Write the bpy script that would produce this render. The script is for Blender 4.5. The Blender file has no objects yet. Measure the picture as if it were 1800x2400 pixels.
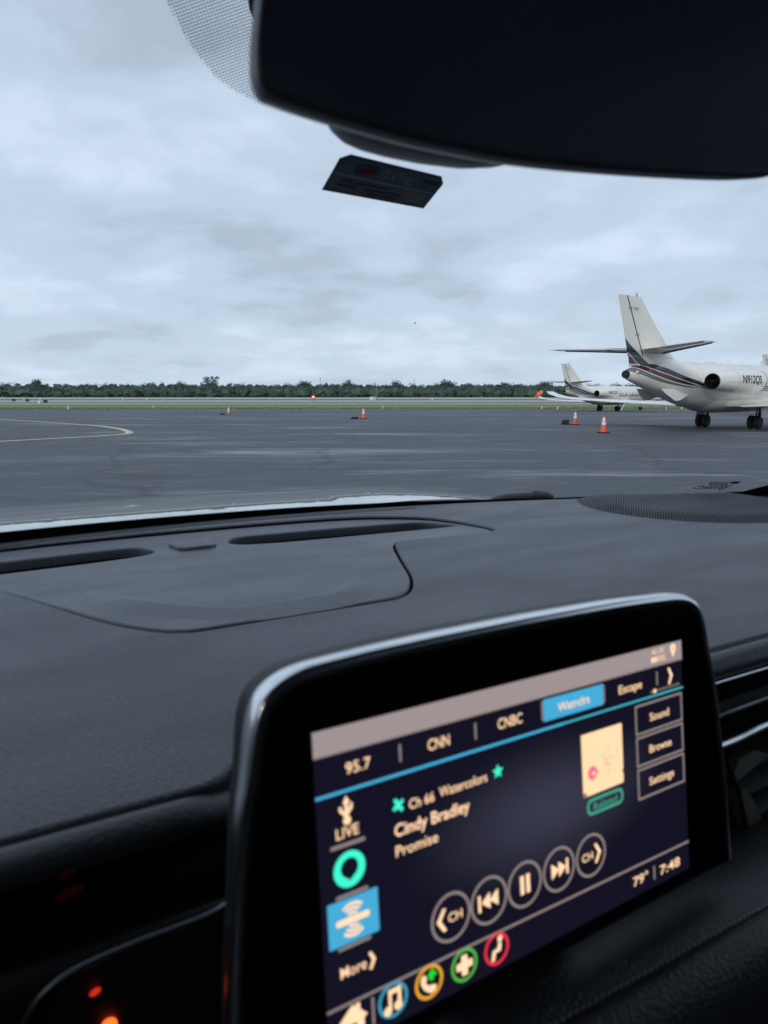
import bpy, bmesh, math, random
from mathutils import Vector, Matrix, noise

random.seed(7)
R = math.radians
S = bpy.context.scene
COL = S.collection

# ------------------------------------------------------------------ camera, sky, sun, exposure
EYE = 1.5
cam_d = bpy.data.cameras.new('camera')
cam = bpy.data.objects.new('camera', cam_d)
COL.objects.link(cam)
S.camera = cam
cam.location = (0, 0, EYE)
cam.rotation_euler = (R(90 - 9.22), 0, 0)
cam_d.sensor_fit = 'HORIZONTAL'
cam_d.sensor_width = 36
cam_d.lens = 34.0
cam_d.clip_start = 0.02
cam_d.clip_end = 9000
cam_d.dof.use_dof = True
cam_d.dof.focus_distance = 6.0
cam_d.dof.aperture_fstop = 34.0 / 1.9

W = bpy.data.worlds.new('World')
S.world = W
W.use_nodes = True
SUN_EL, SUN_AZ = 24.0, 205.0           # behind the left shoulder, hidden by cloud


def build_world():
    nt = W.node_tree
    nt.nodes.clear()
    N = nt.nodes.new
    L = nt.links.new
    out = N('ShaderNodeOutputWorld')
    bg = N('ShaderNodeBackground')
    bg.inputs['Strength'].default_value = 0.1
    L(bg.outputs[0], out.inputs[0])
    sky = N('ShaderNodeTexSky')
    sky.sky_type = 'NISHITA'
    sky.sun_disc = False
    sky.sun_elevation = R(SUN_EL)
    sky.sun_rotation = R(SUN_AZ)
    tc = N('ShaderNodeTexCoord')
    sep = N('ShaderNodeSeparateXYZ')
    L(tc.outputs['Generated'], sep.inputs[0])

    def M(op, a, b=None, c=None):
        n = N('ShaderNodeMath')
        n.operation = op
        for i, v in enumerate((a, b, c)):
            if v is None:
                continue
            if isinstance(v, (int, float)):
                n.inputs[i].default_value = v
            else:
                L(v, n.inputs[i])
        return n.outputs[0]
    z = M('ADD', M('MAXIMUM', sep.outputs[2], 0.0), 0.22)
    cx = M('DIVIDE', sep.outputs[0], z)
    cy = M('DIVIDE', sep.outputs[1], z)
    comb = N('ShaderNodeCombineXYZ')
    L(cx, comb.inputs[0])
    L(cy, comb.inputs[1])

    def noise_tex(scale, det, rough, dist, off):
        mp = N('ShaderNodeMapping')
        mp.inputs['Location'].default_value = off
        mp.inputs['Rotation'].default_value = (0, 0, R(-14))
        mp.inputs['Scale'].default_value = (1.0, 1.05, 1)
        L(comb.outputs[0], mp.inputs[0])
        n = N('ShaderNodeTexNoise')
        n.inputs['Scale'].default_value = scale
        n.inputs['Detail'].default_value = det
        n.inputs['Roughness'].default_value = rough
        n.inputs['Distortion'].default_value = dist
        L(mp.outputs[0], n.inputs['Vector'])
        return n.outputs[0]
    a = noise_tex(0.95, 4, 0.5, 0.2, (3.1, 7.7, 0))
    b = noise_tex(3.4, 6, 0.52, 0.15, (1.3, 2.2, 4))
    s = M('ADD', M('MULTIPLY', a, 0.66), M('MULTIPLY', b, 0.34))
    ramp = N('ShaderNodeValToRGB')
    cr = ramp.color_ramp
    cr.interpolation = 'EASE'
    cr.elements[0].position = 0.385
    cr.elements[0].color = (0.375, 0.445, 0.545, 1)
    cr.elements[1].position = 0.615
    cr.elements[1].color = (0.595, 0.685, 0.82, 1)
    e = cr.elements.new(0.5)
    e.color = (0.475, 0.565, 0.685, 1)
    L(s, ramp.inputs[0])
    # thin evening haze low over the horizon
    hz = M('POWER', M('SUBTRACT', 1.0, M('MINIMUM', M('MAXIMUM', sep.outputs[2], 0.0), 1.0)), 16.0)
    mixh = N('ShaderNodeMix')
    mixh.data_type = 'RGBA'
    L(M('MULTIPLY', hz, 0.55), mixh.inputs[0])
    L(ramp.outputs[0], mixh.inputs[6])
    mixh.inputs[7].default_value = (0.52, 0.635, 0.77, 1)
    up = N('ShaderNodeVectorMath')
    up.operation = 'SCALE'
    up.inputs[3].default_value = 10.0
    L(mixh.outputs[2], up.inputs[0])
    mix = N('ShaderNodeMix')
    mix.data_type = 'RGBA'
    mix.inputs[0].default_value = 0.95
    L(sky.outputs[0], mix.inputs[6])
    L(up.outputs[0], mix.inputs[7])
    L(mix.outputs[2], bg.inputs[0])


build_world()
sun_d = bpy.data.lights.new('sun', 'SUN')
sun_d.energy = 1.0
sun_d.angle = R(14)
sun_d.color = (1.0, 0.93, 0.82)
sun = bpy.data.objects.new('sun', sun_d)
COL.objects.link(sun)
# sky sun_rotation is measured clockwise from +Y
_sd = Vector((math.sin(R(SUN_AZ)) * math.cos(R(SUN_EL)), math.cos(R(SUN_AZ)) * math.cos(R(SUN_EL)), math.sin(R(SUN_EL))))
sun.rotation_euler = _sd.to_track_quat('Z', 'Y').to_euler()
sun.location = (0, 0, 60)

S.view_settings.view_transform = 'Standard'
S.view_settings.look = 'None'
S.view_settings.exposure = 0.3
S.view_settings.gamma = 1
S.view_settings.use_curve_mapping = False
S.cycles.max_bounces = 8
S.cycles.transparent_max_bounces = 12
S.cycles.caustics_reflective = False
S.cycles.caustics_refractive = False


# ------------------------------------------------------------------ materials
def new_mat(name):
    m = bpy.data.materials.new(name)
    m.use_nodes = True
    nt = m.node_tree
    return m, nt, nt.nodes['Principled BSDF']


def mat(name, col, rough=0.5, metal=0.0, spec=0.5, coat=0.0, coat_rough=0.05, var=0.0, vscale=20.0, bump=0.0, bscale=300.0,
        emit=None, estr=1.0, vstretch=(1, 1, 1), rvar=0.0):
    m, nt, p = new_mat(name)
    p.inputs['Base Color'].default_value = (*col, 1)
    p.inputs['Roughness'].default_value = rough
    p.inputs['Metallic'].default_value = metal
    p.inputs['Specular IOR Level'].default_value = spec
    p.inputs['Coat Weight'].default_value = coat
    p.inputs['Coat Roughness'].default_value = coat_rough
    N, L = nt.nodes.new, nt.links.new
    if var or bump or rvar:
        tc = N('ShaderNodeTexCoord')
        mp = N('ShaderNodeMapping')
        mp.inputs['Scale'].default_value = vstretch
        L(tc.outputs['Object'], mp.inputs[0])
    if var or rvar:
        n = N('ShaderNodeTexNoise')
        n.inputs['Scale'].default_value = vscale
        n.inputs['Detail'].default_value = 5
        L(mp.outputs[0], n.inputs['Vector'])
    if var:
        r = N('ShaderNodeMapRange')
        r.inputs[1].default_value = 0.25
        r.inputs[2].default_value = 0.75
        r.inputs[3].default_value = 1 - var
        r.inputs[4].default_value = 1 + var
        L(n.outputs[0], r.inputs[0])
        v = N('ShaderNodeVectorMath')
        v.operation = 'SCALE'
        v.inputs[0].default_value = col
        L(r.outputs[0], v.inputs[3])
        L(v.outputs[0], p.inputs['Base Color'])
    if rvar:
        r = N('ShaderNodeMapRange')
        r.inputs[1].default_value = 0.3
        r.inputs[2].default_value = 0.7
        r.inputs[3].default_value = max(0.02, rough - rvar)
        r.inputs[4].default_value = min(1, rough + rvar)
        L(n.outputs[0], r.inputs[0])
        L(r.outputs[0], p.inputs['Roughness'])
    if bump:
        b = N('ShaderNodeTexNoise')
        b.inputs['Scale'].default_value = bscale
        b.inputs['Detail'].default_value = 3
        L(tc.outputs['Object'], b.inputs['Vector'])
        bp = N('ShaderNodeBump')
        bp.inputs['Strength'].default_value = bump
        bp.inputs['Distance'].default_value = 0.002
        L(b.outputs[0], bp.inputs['Height'])
        L(bp.outputs[0], p.inputs['Normal'])
    if emit is not None:
        p.inputs['Emission Color'].default_value = (*emit, 1)
        p.inputs['Emission Strength'].default_value = estr
    return m


MT = {}


def dash_mat(name, col, rough, bump):
    """Moulded vinyl: pebble grain, smudges that change the gloss, sparse pale dust."""
    m, nt, p = new_mat(name)
    N, L = nt.nodes.new, nt.links.new
    tc = N('ShaderNodeTexCoord')

    def nz(scale, det, stretch=(1, 1, 1)):
        mp = N('ShaderNodeMapping')
        mp.inputs['Scale'].default_value = stretch
        L(tc.outputs['Object'], mp.inputs[0])
        n = N('ShaderNodeTexNoise')
        n.inputs['Scale'].default_value = scale
        n.inputs['Detail'].default_value = det
        L(mp.outputs[0], n.inputs['Vector'])
        return n.outputs[0]

    def rng(v, a, b, c, d):
        r = N('ShaderNodeMapRange')
        for i, x in enumerate((a, b, c, d)):
            r.inputs[i + 1].default_value = x
        L(v, r.inputs[0])
        return r.outputs[0]
    blot = nz(7, 5)
    wipe = nz(5, 6, (1.0, 3.2, 1))
    vor = N('ShaderNodeTexVoronoi')
    vor.inputs['Scale'].default_value = 95
    L(tc.outputs['Object'], vor.inputs['Vector'])
    dust = N('ShaderNodeMath')
    dust.operation = 'MULTIPLY'
    L(rng(vor.outputs['Distance'], 0.05, 0.11, 1, 0), dust.inputs[0])
    L(rng(nz(31, 2), 0.52, 0.66, 0, 0.55), dust.inputs[1])
    v = N('ShaderNodeVectorMath')
    v.operation = 'SCALE'
    v.inputs[0].default_value = col
    gm_ = N('ShaderNodeMath')
    gm_.operation = 'MULTIPLY'
    L(rng(blot, 0.3, 0.7, 0.84, 1.2), gm_.inputs[0])
    L(rng(nz(430, 3), 0.3, 0.7, 0.62, 1.38), gm_.inputs[1])
    L(gm_.outputs[0], v.inputs[3])
    mx = N('ShaderNodeMix')
    mx.data_type = 'RGBA'
    L(dust.outputs[0], mx.inputs[0])
    L(v.outputs[0], mx.inputs[6])
    mx.inputs[7].default_value = (0.24, 0.25, 0.26, 1)
    L(mx.outputs[2], p.inputs['Base Color'])
    L(rng(wipe, 0.32, 0.70, rough - 0.07, rough + 0.09), p.inputs['Roughness'])
    p.inputs['Specular IOR Level'].default_value = 0.55
    gr = N('ShaderNodeTexVoronoi')
    gr.inputs['Scale'].default_value = 520
    L(tc.outputs['Object'], gr.inputs['Vector'])
    bp = N('ShaderNodeBump')
    bp.inputs['Strength'].default_value = bump
    bp.inputs['Distance'].default_value = 0.0012
    L(gr.outputs['Distance'], bp.inputs['Height'])
    L(bp.outputs[0], p.inputs['Normal'])
    return m


MT['dash'] = dash_mat('soft_touch_dash', (0.066, 0.072, 0.090), 0.45, 0.55)
MT['panel'] = dash_mat('smooth_dash_panel', (0.078, 0.085, 0.104), 0.42, 0.22)
MT['dark'] = mat('dark_plastic', (0.012, 0.012, 0.014), 0.55, var=0.15, vscale=30, bump=0.15, bscale=700)
MT['black'] = mat('matt_black', (0.006, 0.006, 0.007), 0.75, spec=0.25, var=0.1)
MT['leather'] = mat('black_leather', (0.040, 0.045, 0.053), 0.42, var=0.15, vscale=25, bump=0.45, bscale=420)
MT['gloss'] = mat('gloss_black', (0.006, 0.007, 0.009), 0.12, var=0.1, coat=0.4)
MT['screenglass'] = mat('screen_cover_glass', (0.003, 0.003, 0.005), 0.11, spec=0.35, var=0.1)
MT['chrome'] = mat('satin_chrome', (0.82, 0.84, 0.87), 0.22, metal=1.0, rvar=0.04, vscale=15)
MT['darkchrome'] = mat('dark_satin_trim', (0.20, 0.21, 0.23), 0.34, metal=1.0, rvar=0.05, vscale=15)
MT['vent'] = mat('vent_slat_plastic', (0.20, 0.205, 0.18), 0.5, var=0.12, vscale=40, bump=0.1, bscale=700)
MT['mirrorglass'] = mat('mirror_glass', (0.19, 0.245, 0.33), 0.22, spec=0.3, var=0.15, vscale=8)
MT['mirrorshell'] = mat('mirror_shell', (0.040, 0.044, 0.052), 0.42, var=0.1, vscale=20, bump=0.1, bscale=900)
MT['headliner'] = mat('headliner_cloth', (0.27, 0.27, 0.265), 0.95, var=0.1, vscale=60, bump=0.2, bscale=600)
MT['carpaint'] = mat('dark_car_paint', (0.22, 0.235, 0.25), 0.25, metal=0.85, coat=1.0, coat_rough=0.03, rvar=0.05, vscale=30)
MT['frit'] = mat('ceramic_frit', (0.004, 0.004, 0.005), 0.6, spec=0.2, var=0.1)
MT['fritdot'] = mat('ceramic_frit_dots', (0.06, 0.066, 0.078), 0.6, spec=0.3, var=0.1)
MT['rubber'] = mat('black_rubber', (0.012, 0.012, 0.013), 0.7, var=0.25, vscale=15, bump=0.3, bscale=60)
MT['wiper'] = mat('wiper_plastic', (0.03, 0.032, 0.036), 0.5, var=0.15, vscale=40)
MT['orange'] = mat('cone_orange', (0.85, 0.115, 0.035), 0.55, var=0.10, vscale=9)
MT['conewhite'] = mat('cone_reflective_white', (0.78, 0.74, 0.70), 0.45, var=0.10, vscale=12)
MT['steel'] = mat('galvanised_steel', (0.36, 0.37, 0.38), 0.45, metal=0.8, var=0.15)
MT['whitepaint'] = mat('white_paint', (0.78, 0.78, 0.76), 0.45, var=0.06, vscale=6)
MT['jetwhite'] = mat('jet_white', (0.82, 0.795, 0.725), 0.26, var=0.035, vscale=1.6, coat=0.35, rvar=0.05)
MT['jetgrey'] = mat('jet_bare_metal', (0.50, 0.51, 0.52), 0.3, metal=0.9, var=0.08, rvar=0.06, vscale=4)
MT['jetdark'] = mat('jet_exhaust_black', (0.012, 0.012, 0.013), 0.6, var=0.3, vscale=6)
MT['boot'] = mat('deice_boot_grey', (0.16, 0.165, 0.17), 0.5, var=0.12, vscale=5)
MT['jetwindow'] = mat('jet_cabin_window', (0.02, 0.022, 0.026), 0.08, var=0.1)
MT['geardark'] = mat('gear_dark_metal', (0.07, 0.07, 0.072), 0.5, metal=0.3, var=0.2)
MT['lettering'] = mat('registration_black', (0.02, 0.02, 0.022), 0.4, var=0.1)
MT['markblue'] = mat('blue_marker_lens', (0.12, 0.24, 0.55), 0.3, var=0.1)
MT['bark'] = mat('bark', (0.045, 0.04, 0.034), 0.9, var=0.3, vscale=3)
MT['yellow'] = mat('yellow_apron_paint', (0.56, 0.49, 0.30), 0.7, var=0.28, vscale=5)


def emat(name, col, strength, rough=0.25):
    m, nt, p = new_mat(name)
    p.inputs['Base Color'].default_value = (0.005, 0.005, 0.008, 1)
    p.inputs['Roughness'].default_value = rough
    p.inputs['Specular IOR Level'].default_value = 0.3
    p.inputs['Emission Color'].default_value = (*col, 1)
    p.inputs['Emission Strength'].default_value = strength
    return m


EM = {}
EM['text'] = emat('lit_text_cream', (1.0, 0.66, 0.40), 1.0)
EM['grey'] = emat('lit_line_grey', (0.36, 0.29, 0.28), 0.62)
EM['bar'] = emat('lit_status_bar', (0.40, 0.33, 0.33), 0.72)
EM['blue'] = emat('lit_blue', (0.055, 0.36, 0.60), 0.95)
EM['cyan'] = emat('lit_cyan_line', (0.05, 0.42, 0.52), 0.85)
EM['teal'] = emat('lit_teal', (0.05, 0.85, 0.58), 0.95)
EM['green'] = emat('lit_pill_green', (0.06, 0.36, 0.24), 0.8)
EM['amber'] = emat('lit_amber', (0.78, 0.36, 0.03), 0.9)
EM['leaf'] = emat('lit_leaf_green', (0.08, 0.42, 0.06), 0.9)
EM['bright'] = emat('lit_arrow_green', (0.02, 0.60, 0.03), 0.95)
EM['red'] = emat('lit_red', (0.75, 0.035, 0.06), 0.9)
EM['ring'] = emat('lit_ring_blue', (0.04, 0.30, 0.46), 0.9)
EM['cream'] = emat('lit_cover_cream', (1.0, 0.69, 0.40), 0.92)
EM['rose'] = emat('lit_cover_rose', (0.85, 0.17, 0.25), 0.9)
EM['pinkdot'] = emat('lit_cover_pink', (0.86, 0.50, 0.40), 0.9)
EM['led'] = emat('red_led', (1.0, 0.04, 0.015), 0.55)
EM['ledhot'] = emat('red_led_hot', (1.0, 0.09, 0.012), 2.6)
EM['ledglint'] = emat('red_led_glint', (1.0, 0.05, 0.03), 0.006, rough=0.9)  # faint glow for painted reflections of the red lamps
EM['ledglint'].node_tree.nodes['Principled BSDF'].inputs['Specular IOR Level'].default_value = 0.0
EM['obst'] = emat('obstruction_lamp', (1.0, 0.13, 0.06), 2.2)


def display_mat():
    """Navy screen background: a soft lighter patch in the emission imitates a reflection."""
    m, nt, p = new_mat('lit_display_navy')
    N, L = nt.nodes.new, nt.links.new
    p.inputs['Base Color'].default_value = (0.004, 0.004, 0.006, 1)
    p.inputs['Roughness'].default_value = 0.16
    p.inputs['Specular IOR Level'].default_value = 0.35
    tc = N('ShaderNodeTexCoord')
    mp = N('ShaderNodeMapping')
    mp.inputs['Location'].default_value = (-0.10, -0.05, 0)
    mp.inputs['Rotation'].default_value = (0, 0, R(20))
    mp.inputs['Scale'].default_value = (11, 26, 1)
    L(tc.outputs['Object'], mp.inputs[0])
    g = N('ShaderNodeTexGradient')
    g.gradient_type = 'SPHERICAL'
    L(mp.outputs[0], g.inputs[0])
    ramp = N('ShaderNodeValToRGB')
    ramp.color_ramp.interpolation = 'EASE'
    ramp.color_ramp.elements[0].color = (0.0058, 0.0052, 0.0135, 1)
    ramp.color_ramp.elements[1].color = (0.033, 0.034, 0.056, 1)  # lighter tone imitates a reflection in the screen glass
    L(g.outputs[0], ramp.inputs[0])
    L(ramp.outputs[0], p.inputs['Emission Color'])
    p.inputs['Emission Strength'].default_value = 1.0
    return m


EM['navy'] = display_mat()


def glass_mat():
    m, nt, p = new_mat('windshield_glass')
    N, L = nt.nodes.new, nt.links.new
    out = nt.nodes['Material Output']
    nt.nodes.remove(p)
    t = N('ShaderNodeBsdfTransparent')
    t.inputs[0].default_value = (0.945, 0.965, 0.97, 1)
    g = N('ShaderNodeBsdfGlossy')
    g.inputs['Roughness'].default_value = 0.02
    f = N('ShaderNodeFresnel')
    f.inputs[0].default_value = 1.32
    mul = N('ShaderNodeMath')
    mul.operation = 'MULTIPLY'
    mul.inputs[1].default_value = 0.55
    L(f.outputs[0], mul.inputs[0])
    mx = N('ShaderNodeMixShader')
    L(mul.outputs[0], mx.inputs[0])
    L(t.outputs[0], mx.inputs[1])
    L(g.outputs[0], mx.inputs[2])
    L(mx.outputs[0], out.inputs[0])
    return m


MT['glass'] = glass_mat()
MT['tint'] = glass_mat()
MT['tint'].name = 'privacy_and_shading_glass'
MT['tint'].node_tree.nodes['Transparent BSDF'].inputs[0].default_value = (0.30, 0.32, 0.33, 1)


def asphalt_mat():
    m, nt, p = new_mat('apron_asphalt')
    N, L = nt.nodes.new, nt.links.new
    tc = N('ShaderNodeTexCoord')

    def nz(scale, stretch, det=6, rough=0.55, dist=0.0):
        mp = N('ShaderNodeMapping')
        mp.inputs['Scale'].default_value = stretch
        mp.inputs['Rotation'].default_value = (0, 0, R(-4))
        L(tc.outputs['Object'], mp.inputs[0])
        n = N('ShaderNodeTexNoise')
        n.inputs['Scale'].default_value = scale
        n.inputs['Detail'].default_value = det
        n.inputs['Roughness'].default_value = rough
        n.inputs['Distortion'].default_value = dist
        L(mp.outputs[0], n.inputs['Vector'])
        return n.outputs[0]

    def rng(v, a, b, c, d, smooth=True):
        r = N('ShaderNodeMapRange')
        if smooth:
            r.interpolation_type = 'SMOOTHSTEP'
        for i, x in enumerate((a, b, c, d)):
            r.inputs[i + 1].default_value = x
        L(v, r.inputs[0])
        return r.outputs[0]

    def mix(f, a, b):
        x = N('ShaderNodeMix')
        x.data_type = 'RGBA'
        L(f, x.inputs[0])
        for i, v in ((6, a), (7, b)):
            if isinstance(v, tuple):
                x.inputs[i].default_value = (*v, 1)
            else:
                L(v, x.inputs[i])
        return x.outputs[2]
    big = nz(0.14, (0.5, 1, 1), 4)
    mid = nz(0.9, (0.55, 1, 1), 6, 0.62)
    streak = nz(0.42, (0.24, 1.0, 1), 9, 0.70, 0.5)
    patch = nz(0.07, (0.6, 1, 1), 3)
    fine = nz(28, (1, 1, 1), 4, 0.7)
    c = mix(rng(big, 0.35, 0.65, 0, 1), (0.058, 0.066, 0.086), (0.078, 0.087, 0.109))
    c = mix(rng(mid, 0.38, 0.72, 0, 0.55), c, (0.135, 0.144, 0.162))
    sm = N('ShaderNodeMath')
    sm.operation = 'MULTIPLY'
    L(rng(streak, 0.51, 0.68, 0, 1), sm.inputs[0])
    L(rng(patch, 0.38, 0.54, 0.22, 1), sm.inputs[1])
    c = mix(sm.outputs[0], c, (0.38, 0.39, 0.41))
    stain = nz(0.55, (1, 1, 1), 7, 0.7, 0.6)
    c = mix(rng(stain, 0.54, 0.72, 0, 0.55), c, (0.050, 0.055, 0.068))
    dust = nz(2.4, (0.5, 1, 1), 6, 0.7, 0.3)
    c = mix(rng(dust, 0.50, 0.72, 0, 0.55), c, (0.19, 0.195, 0.205))
    wv = N('ShaderNodeVectorMath')
    wv.operation = 'MULTIPLY_ADD'
    nv = N('ShaderNodeTexNoise')
    nv.inputs['Scale'].default_value = 0.35
    nv.inputs['Detail'].default_value = 5
    L(tc.outputs['Object'], nv.inputs['Vector'])
    L(nv.outputs['Color'], wv.inputs[0])
    wv.inputs[1].default_value = (1.8, 1.8, 0)
    L(tc.outputs['Object'], wv.inputs[2])
    crk = N('ShaderNodeTexVoronoi')
    crk.feature = 'DISTANCE_TO_EDGE'
    crk.inputs['Scale'].default_value = 0.11
    L(wv.outputs[0], crk.inputs['Vector'])
    c = mix(rng(crk.outputs['Distance'], 0.004, 0.010, 0.42, 0), c, (0.030, 0.033, 0.040))
    sx = N('ShaderNodeSeparateXYZ')
    L(tc.outputs['Object'], sx.inputs[0])
    jn = N('ShaderNodeMath')
    jn.operation = 'PINGPONG'
    jn.inputs[1].default_value = 3.8
    L(sx.outputs[1], jn.inputs[0])
    c2 = mix(rng(fine, 0.3, 0.7, 0, 0.55), c, (0.060, 0.065, 0.076))
    L(c2, p.inputs['Base Color'])
    L(rng(mid, 0.3, 0.7, 0.62, 0.85), p.inputs['Roughness'])
    p.inputs['Specular IOR Level'].default_value = 0.35
    bp = N('ShaderNodeBump')
    bp.inputs['Strength'].default_value = 0.5
    bp.inputs['Distance'].default_value = 0.01
    L(fine, bp.inputs['Height'])
    L(bp.outputs[0], p.inputs['Normal'])
    return m


def ground_mat(name, a, b, scale, stretch, rough=0.9, c=None):
    m, nt, p = new_mat(name)
    N, L = nt.nodes.new, nt.links.new
    tc = N('ShaderNodeTexCoord')
    mp = N('ShaderNodeMapping')
    mp.inputs['Scale'].default_value = stretch
    L(tc.outputs['Object'], mp.inputs[0])
    n = N('ShaderNodeTexNoise')
    n.inputs['Scale'].default_value = scale
    n.inputs['Detail'].default_value = 8
    n.inputs['Roughness'].default_value = 0.65
    L(mp.outputs[0], n.inputs['Vector'])
    r = N('ShaderNodeValToRGB')
    r.color_ramp.elements[0].position = 0.35
    r.color_ramp.elements[0].color = (*a, 1)
    r.color_ramp.elements[1].position = 0.65
    r.color_ramp.elements[1].color = (*b, 1)
    if c:
        e = r.color_ramp.elements.new(0.72)
        e.color = (*c, 1)
    L(n.outputs[0], r.inputs[0])
    L(r.outputs[0], p.inputs['Base Color'])
    p.inputs['Roughness'].default_value = rough
    p.inputs['Specular IOR Level'].default_value = 0.2
    return m


MT['asphalt'] = asphalt_mat()
MT['grass'] = ground_mat('grass_turf', (0.145, 0.195, 0.080), (0.215, 0.25, 0.12), 0.30, (0.25, 1, 1), c=(0.31, 0.31, 0.21))
MT['concrete'] = ground_mat('pale_concrete', (0.33, 0.34, 0.315), (0.43, 0.43, 0.40), 0.2, (0.2, 1, 1))
MT['edge'] = ground_mat('dark_verge', (0.085, 0.10, 0.085), (0.13, 0.14, 0.11), 0.3, (0.2, 1, 1))
MT['hill'] = ground_mat('far_hill', (0.075, 0.115, 0.125), (0.10, 0.14, 0.15), 0.01, (1, 1, 1))


def leaf_mat(name, cols):
    m, nt, p = new_mat(name)
    N, L = nt.nodes.new, nt.links.new
    geo = N('ShaderNodeNewGeometry')
    r = N('ShaderNodeValToRGB')
    r.color_ramp.elements[0].color = (*cols[0], 1)
    r.color_ramp.elements[1].color = (*cols[-1], 1)
    for i, c in enumerate(cols[1:-1]):
        e = r.color_ramp.elements.new((i + 1) / (len(cols) - 1))
        e.color = (*c, 1)
    tc = N('ShaderNodeTexCoord')
    n = N('ShaderNodeTexNoise')
    n.inputs['Scale'].default_value = 0.12
    n.inputs['Detail'].default_value = 3
    L(tc.outputs['Object'], n.inputs['Vector'])
    a = N('ShaderNodeMath')
    a.operation = 'MULTIPLY_ADD'
    a.inputs[1].default_value = 0.22
    L(geo.outputs['Random Per Island'], a.inputs[0])
    s = N('ShaderNodeMath')
    s.operation = 'MULTIPLY_ADD'
    s.inputs[1].default_value = 1.5
    s.inputs[2].default_value = -0.42
    L(n.outputs[0], s.inputs[0])
    L(s.outputs[0], a.inputs[2])
    L(a.outputs[0], r.inputs[0])
    L(r.outputs[0], p.inputs['Base Color'])
    p.inputs['Roughness'].default_value = 0.75
    p.inputs['Specular IOR Level'].default_value = 0.15
    return m


MT['leaf'] = leaf_mat('tree_leaves', [(0.050, 0.078, 0.072), (0.076, 0.110, 0.092), (0.108, 0.148, 0.118)])  # bluish tones put the distance haze into the leaf colour


# ------------------------------------------------------------------ object helpers
def props(o, label=None, cat=None, group=None, kind=None):
    if label:
        o['label'] = label
    if cat:
        o['category'] = cat
    if group:
        o['group'] = group
    if kind:
        o['kind'] = kind
    return o


def empty(name, loc=(0, 0, 0), rz=0.0, label=None, cat=None, group=None):
    o = bpy.data.objects.new(name, None)
    COL.objects.link(o)
    o.location = loc
    o.rotation_euler = (0, 0, rz)
    o.empty_display_size = 0.1
    return props(o, label, cat, group)


def add(name, me, m=None, parent=None, smooth=None, **kw):
    if isinstance(me, bmesh.types.BMesh):
        bm = me
        me = bpy.data.meshes.new(name)
        bm.to_mesh(me)
        bm.free()
    if m is not None and not len(me.materials):
        me.materials.append(m)
    if smooth is not None:
        me.polygons.foreach_set('use_smooth', [True] * len(me.polygons))
        me.set_sharp_from_angle(angle=R(smooth))
    o = bpy.data.objects.new(name, me)
    COL.objects.link(o)
    if parent:
        o.parent = parent
    return props(o, **kw)


def dup(root, parent=None):
    c = root.copy()
    COL.objects.link(c)
    if parent:
        c.parent = parent
    for ch in list(root.children):
        dup(ch, c)
    return c


def catmull(pts, n=6, closed=False):
    P = [Vector(p) for p in pts]
    out = []
    N = len(P)
    rng_ = range(N) if closed else range(N - 1)
    for i in rng_:
        p0 = P[(i - 1) % N] if closed or i > 0 else P[i] * 2 - P[i + 1]
        p1, p2 = P[i], P[(i + 1) % N]
        p3 = P[(i + 2) % N] if closed or i + 2 < N else p2 * 2 - p1
        for k in range(n):
            t = k / n
            out.append(0.5 * ((2 * p1) + (p2 - p0) * t + (2 * p0 - 5 * p1 + 4 * p2 - p3) * t * t + (3 * p1 - p0 - 3 * p2 + p3) * t ** 3))
    if not closed:
        out.append(P[-1])
    return out


def round_poly(pts, r, n=5):
    """Closed polygon with rounded corners, radius r (or one per corner)."""
    out = []
    N = len(pts)
    for i in range(N):
        p = Vector(pts[i]).to_2d()
        a = (Vector(pts[i - 1]).to_2d() - p)
        b = (Vector(pts[(i + 1) % N]).to_2d() - p)
        rr = r[i] if isinstance(r, (list, tuple)) else r
        ang = a.angle(b)
        d = min(rr / math.tan(ang / 2), a.length * 0.49, b.length * 0.49)
        s, e = p + a.normalized() * d, p + b.normalized() * d
        for k in range(n + 1):
            t = k / n
            out.append((s * (1 - t) ** 2 + p * 2 * t * (1 - t) + e * t * t))
    return [(v.x, v.y) for v in out]


def eval_curve(cu):
    o = bpy.data.objects.new('tmp', cu)
    COL.objects.link(o)
    dg = bpy.context.evaluated_depsgraph_get()
    dg.update()
    me = bpy.data.meshes.new_from_object(o.evaluated_get(dg))
    bpy.data.objects.remove(o)
    me.materials.clear()
    return me


def plate(loops, thick=0.0, bevel=0.0, offset=0.0, bres=2):
    """Flat plate from 2D outlines (inner loops are holes), centred on z = 0."""
    cu = bpy.data.curves.new('tmp', 'CURVE')
    cu.dimensions = '2D'
    cu.fill_mode = 'BOTH'
    cu.extrude = thick / 2
    cu.bevel_depth = bevel
    cu.bevel_resolution = bres
    cu.offset = offset
    for lp in loops:
        sp = cu.splines.new('POLY')
        sp.points.add(len(lp) - 1)
        for p, q in zip(sp.points, lp):
            p.co = (q[0], q[1], 0, 1)
        sp.use_cyclic_u = True
    me = eval_curve(cu)
    bpy.data.curves.remove(cu)
    return me


def tube_mesh(pts, radius, res=4, closed=False, radii=None, caps=True):
    cu = bpy.data.curves.new('tmp', 'CURVE')
    cu.dimensions = '3D'
    cu.bevel_depth = radius
    cu.bevel_resolution = res
    cu.use_fill_caps = caps
    sp = cu.splines.new('POLY')
    sp.points.add(len(pts) - 1)
    for i, (p, q) in enumerate(zip(sp.points, pts)):
        p.co = (*q, 1)
        if radii:
            p.radius = radii[i]
    sp.use_cyclic_u = closed
    me = eval_curve(cu)
    bpy.data.curves.remove(cu)
    return me


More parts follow.
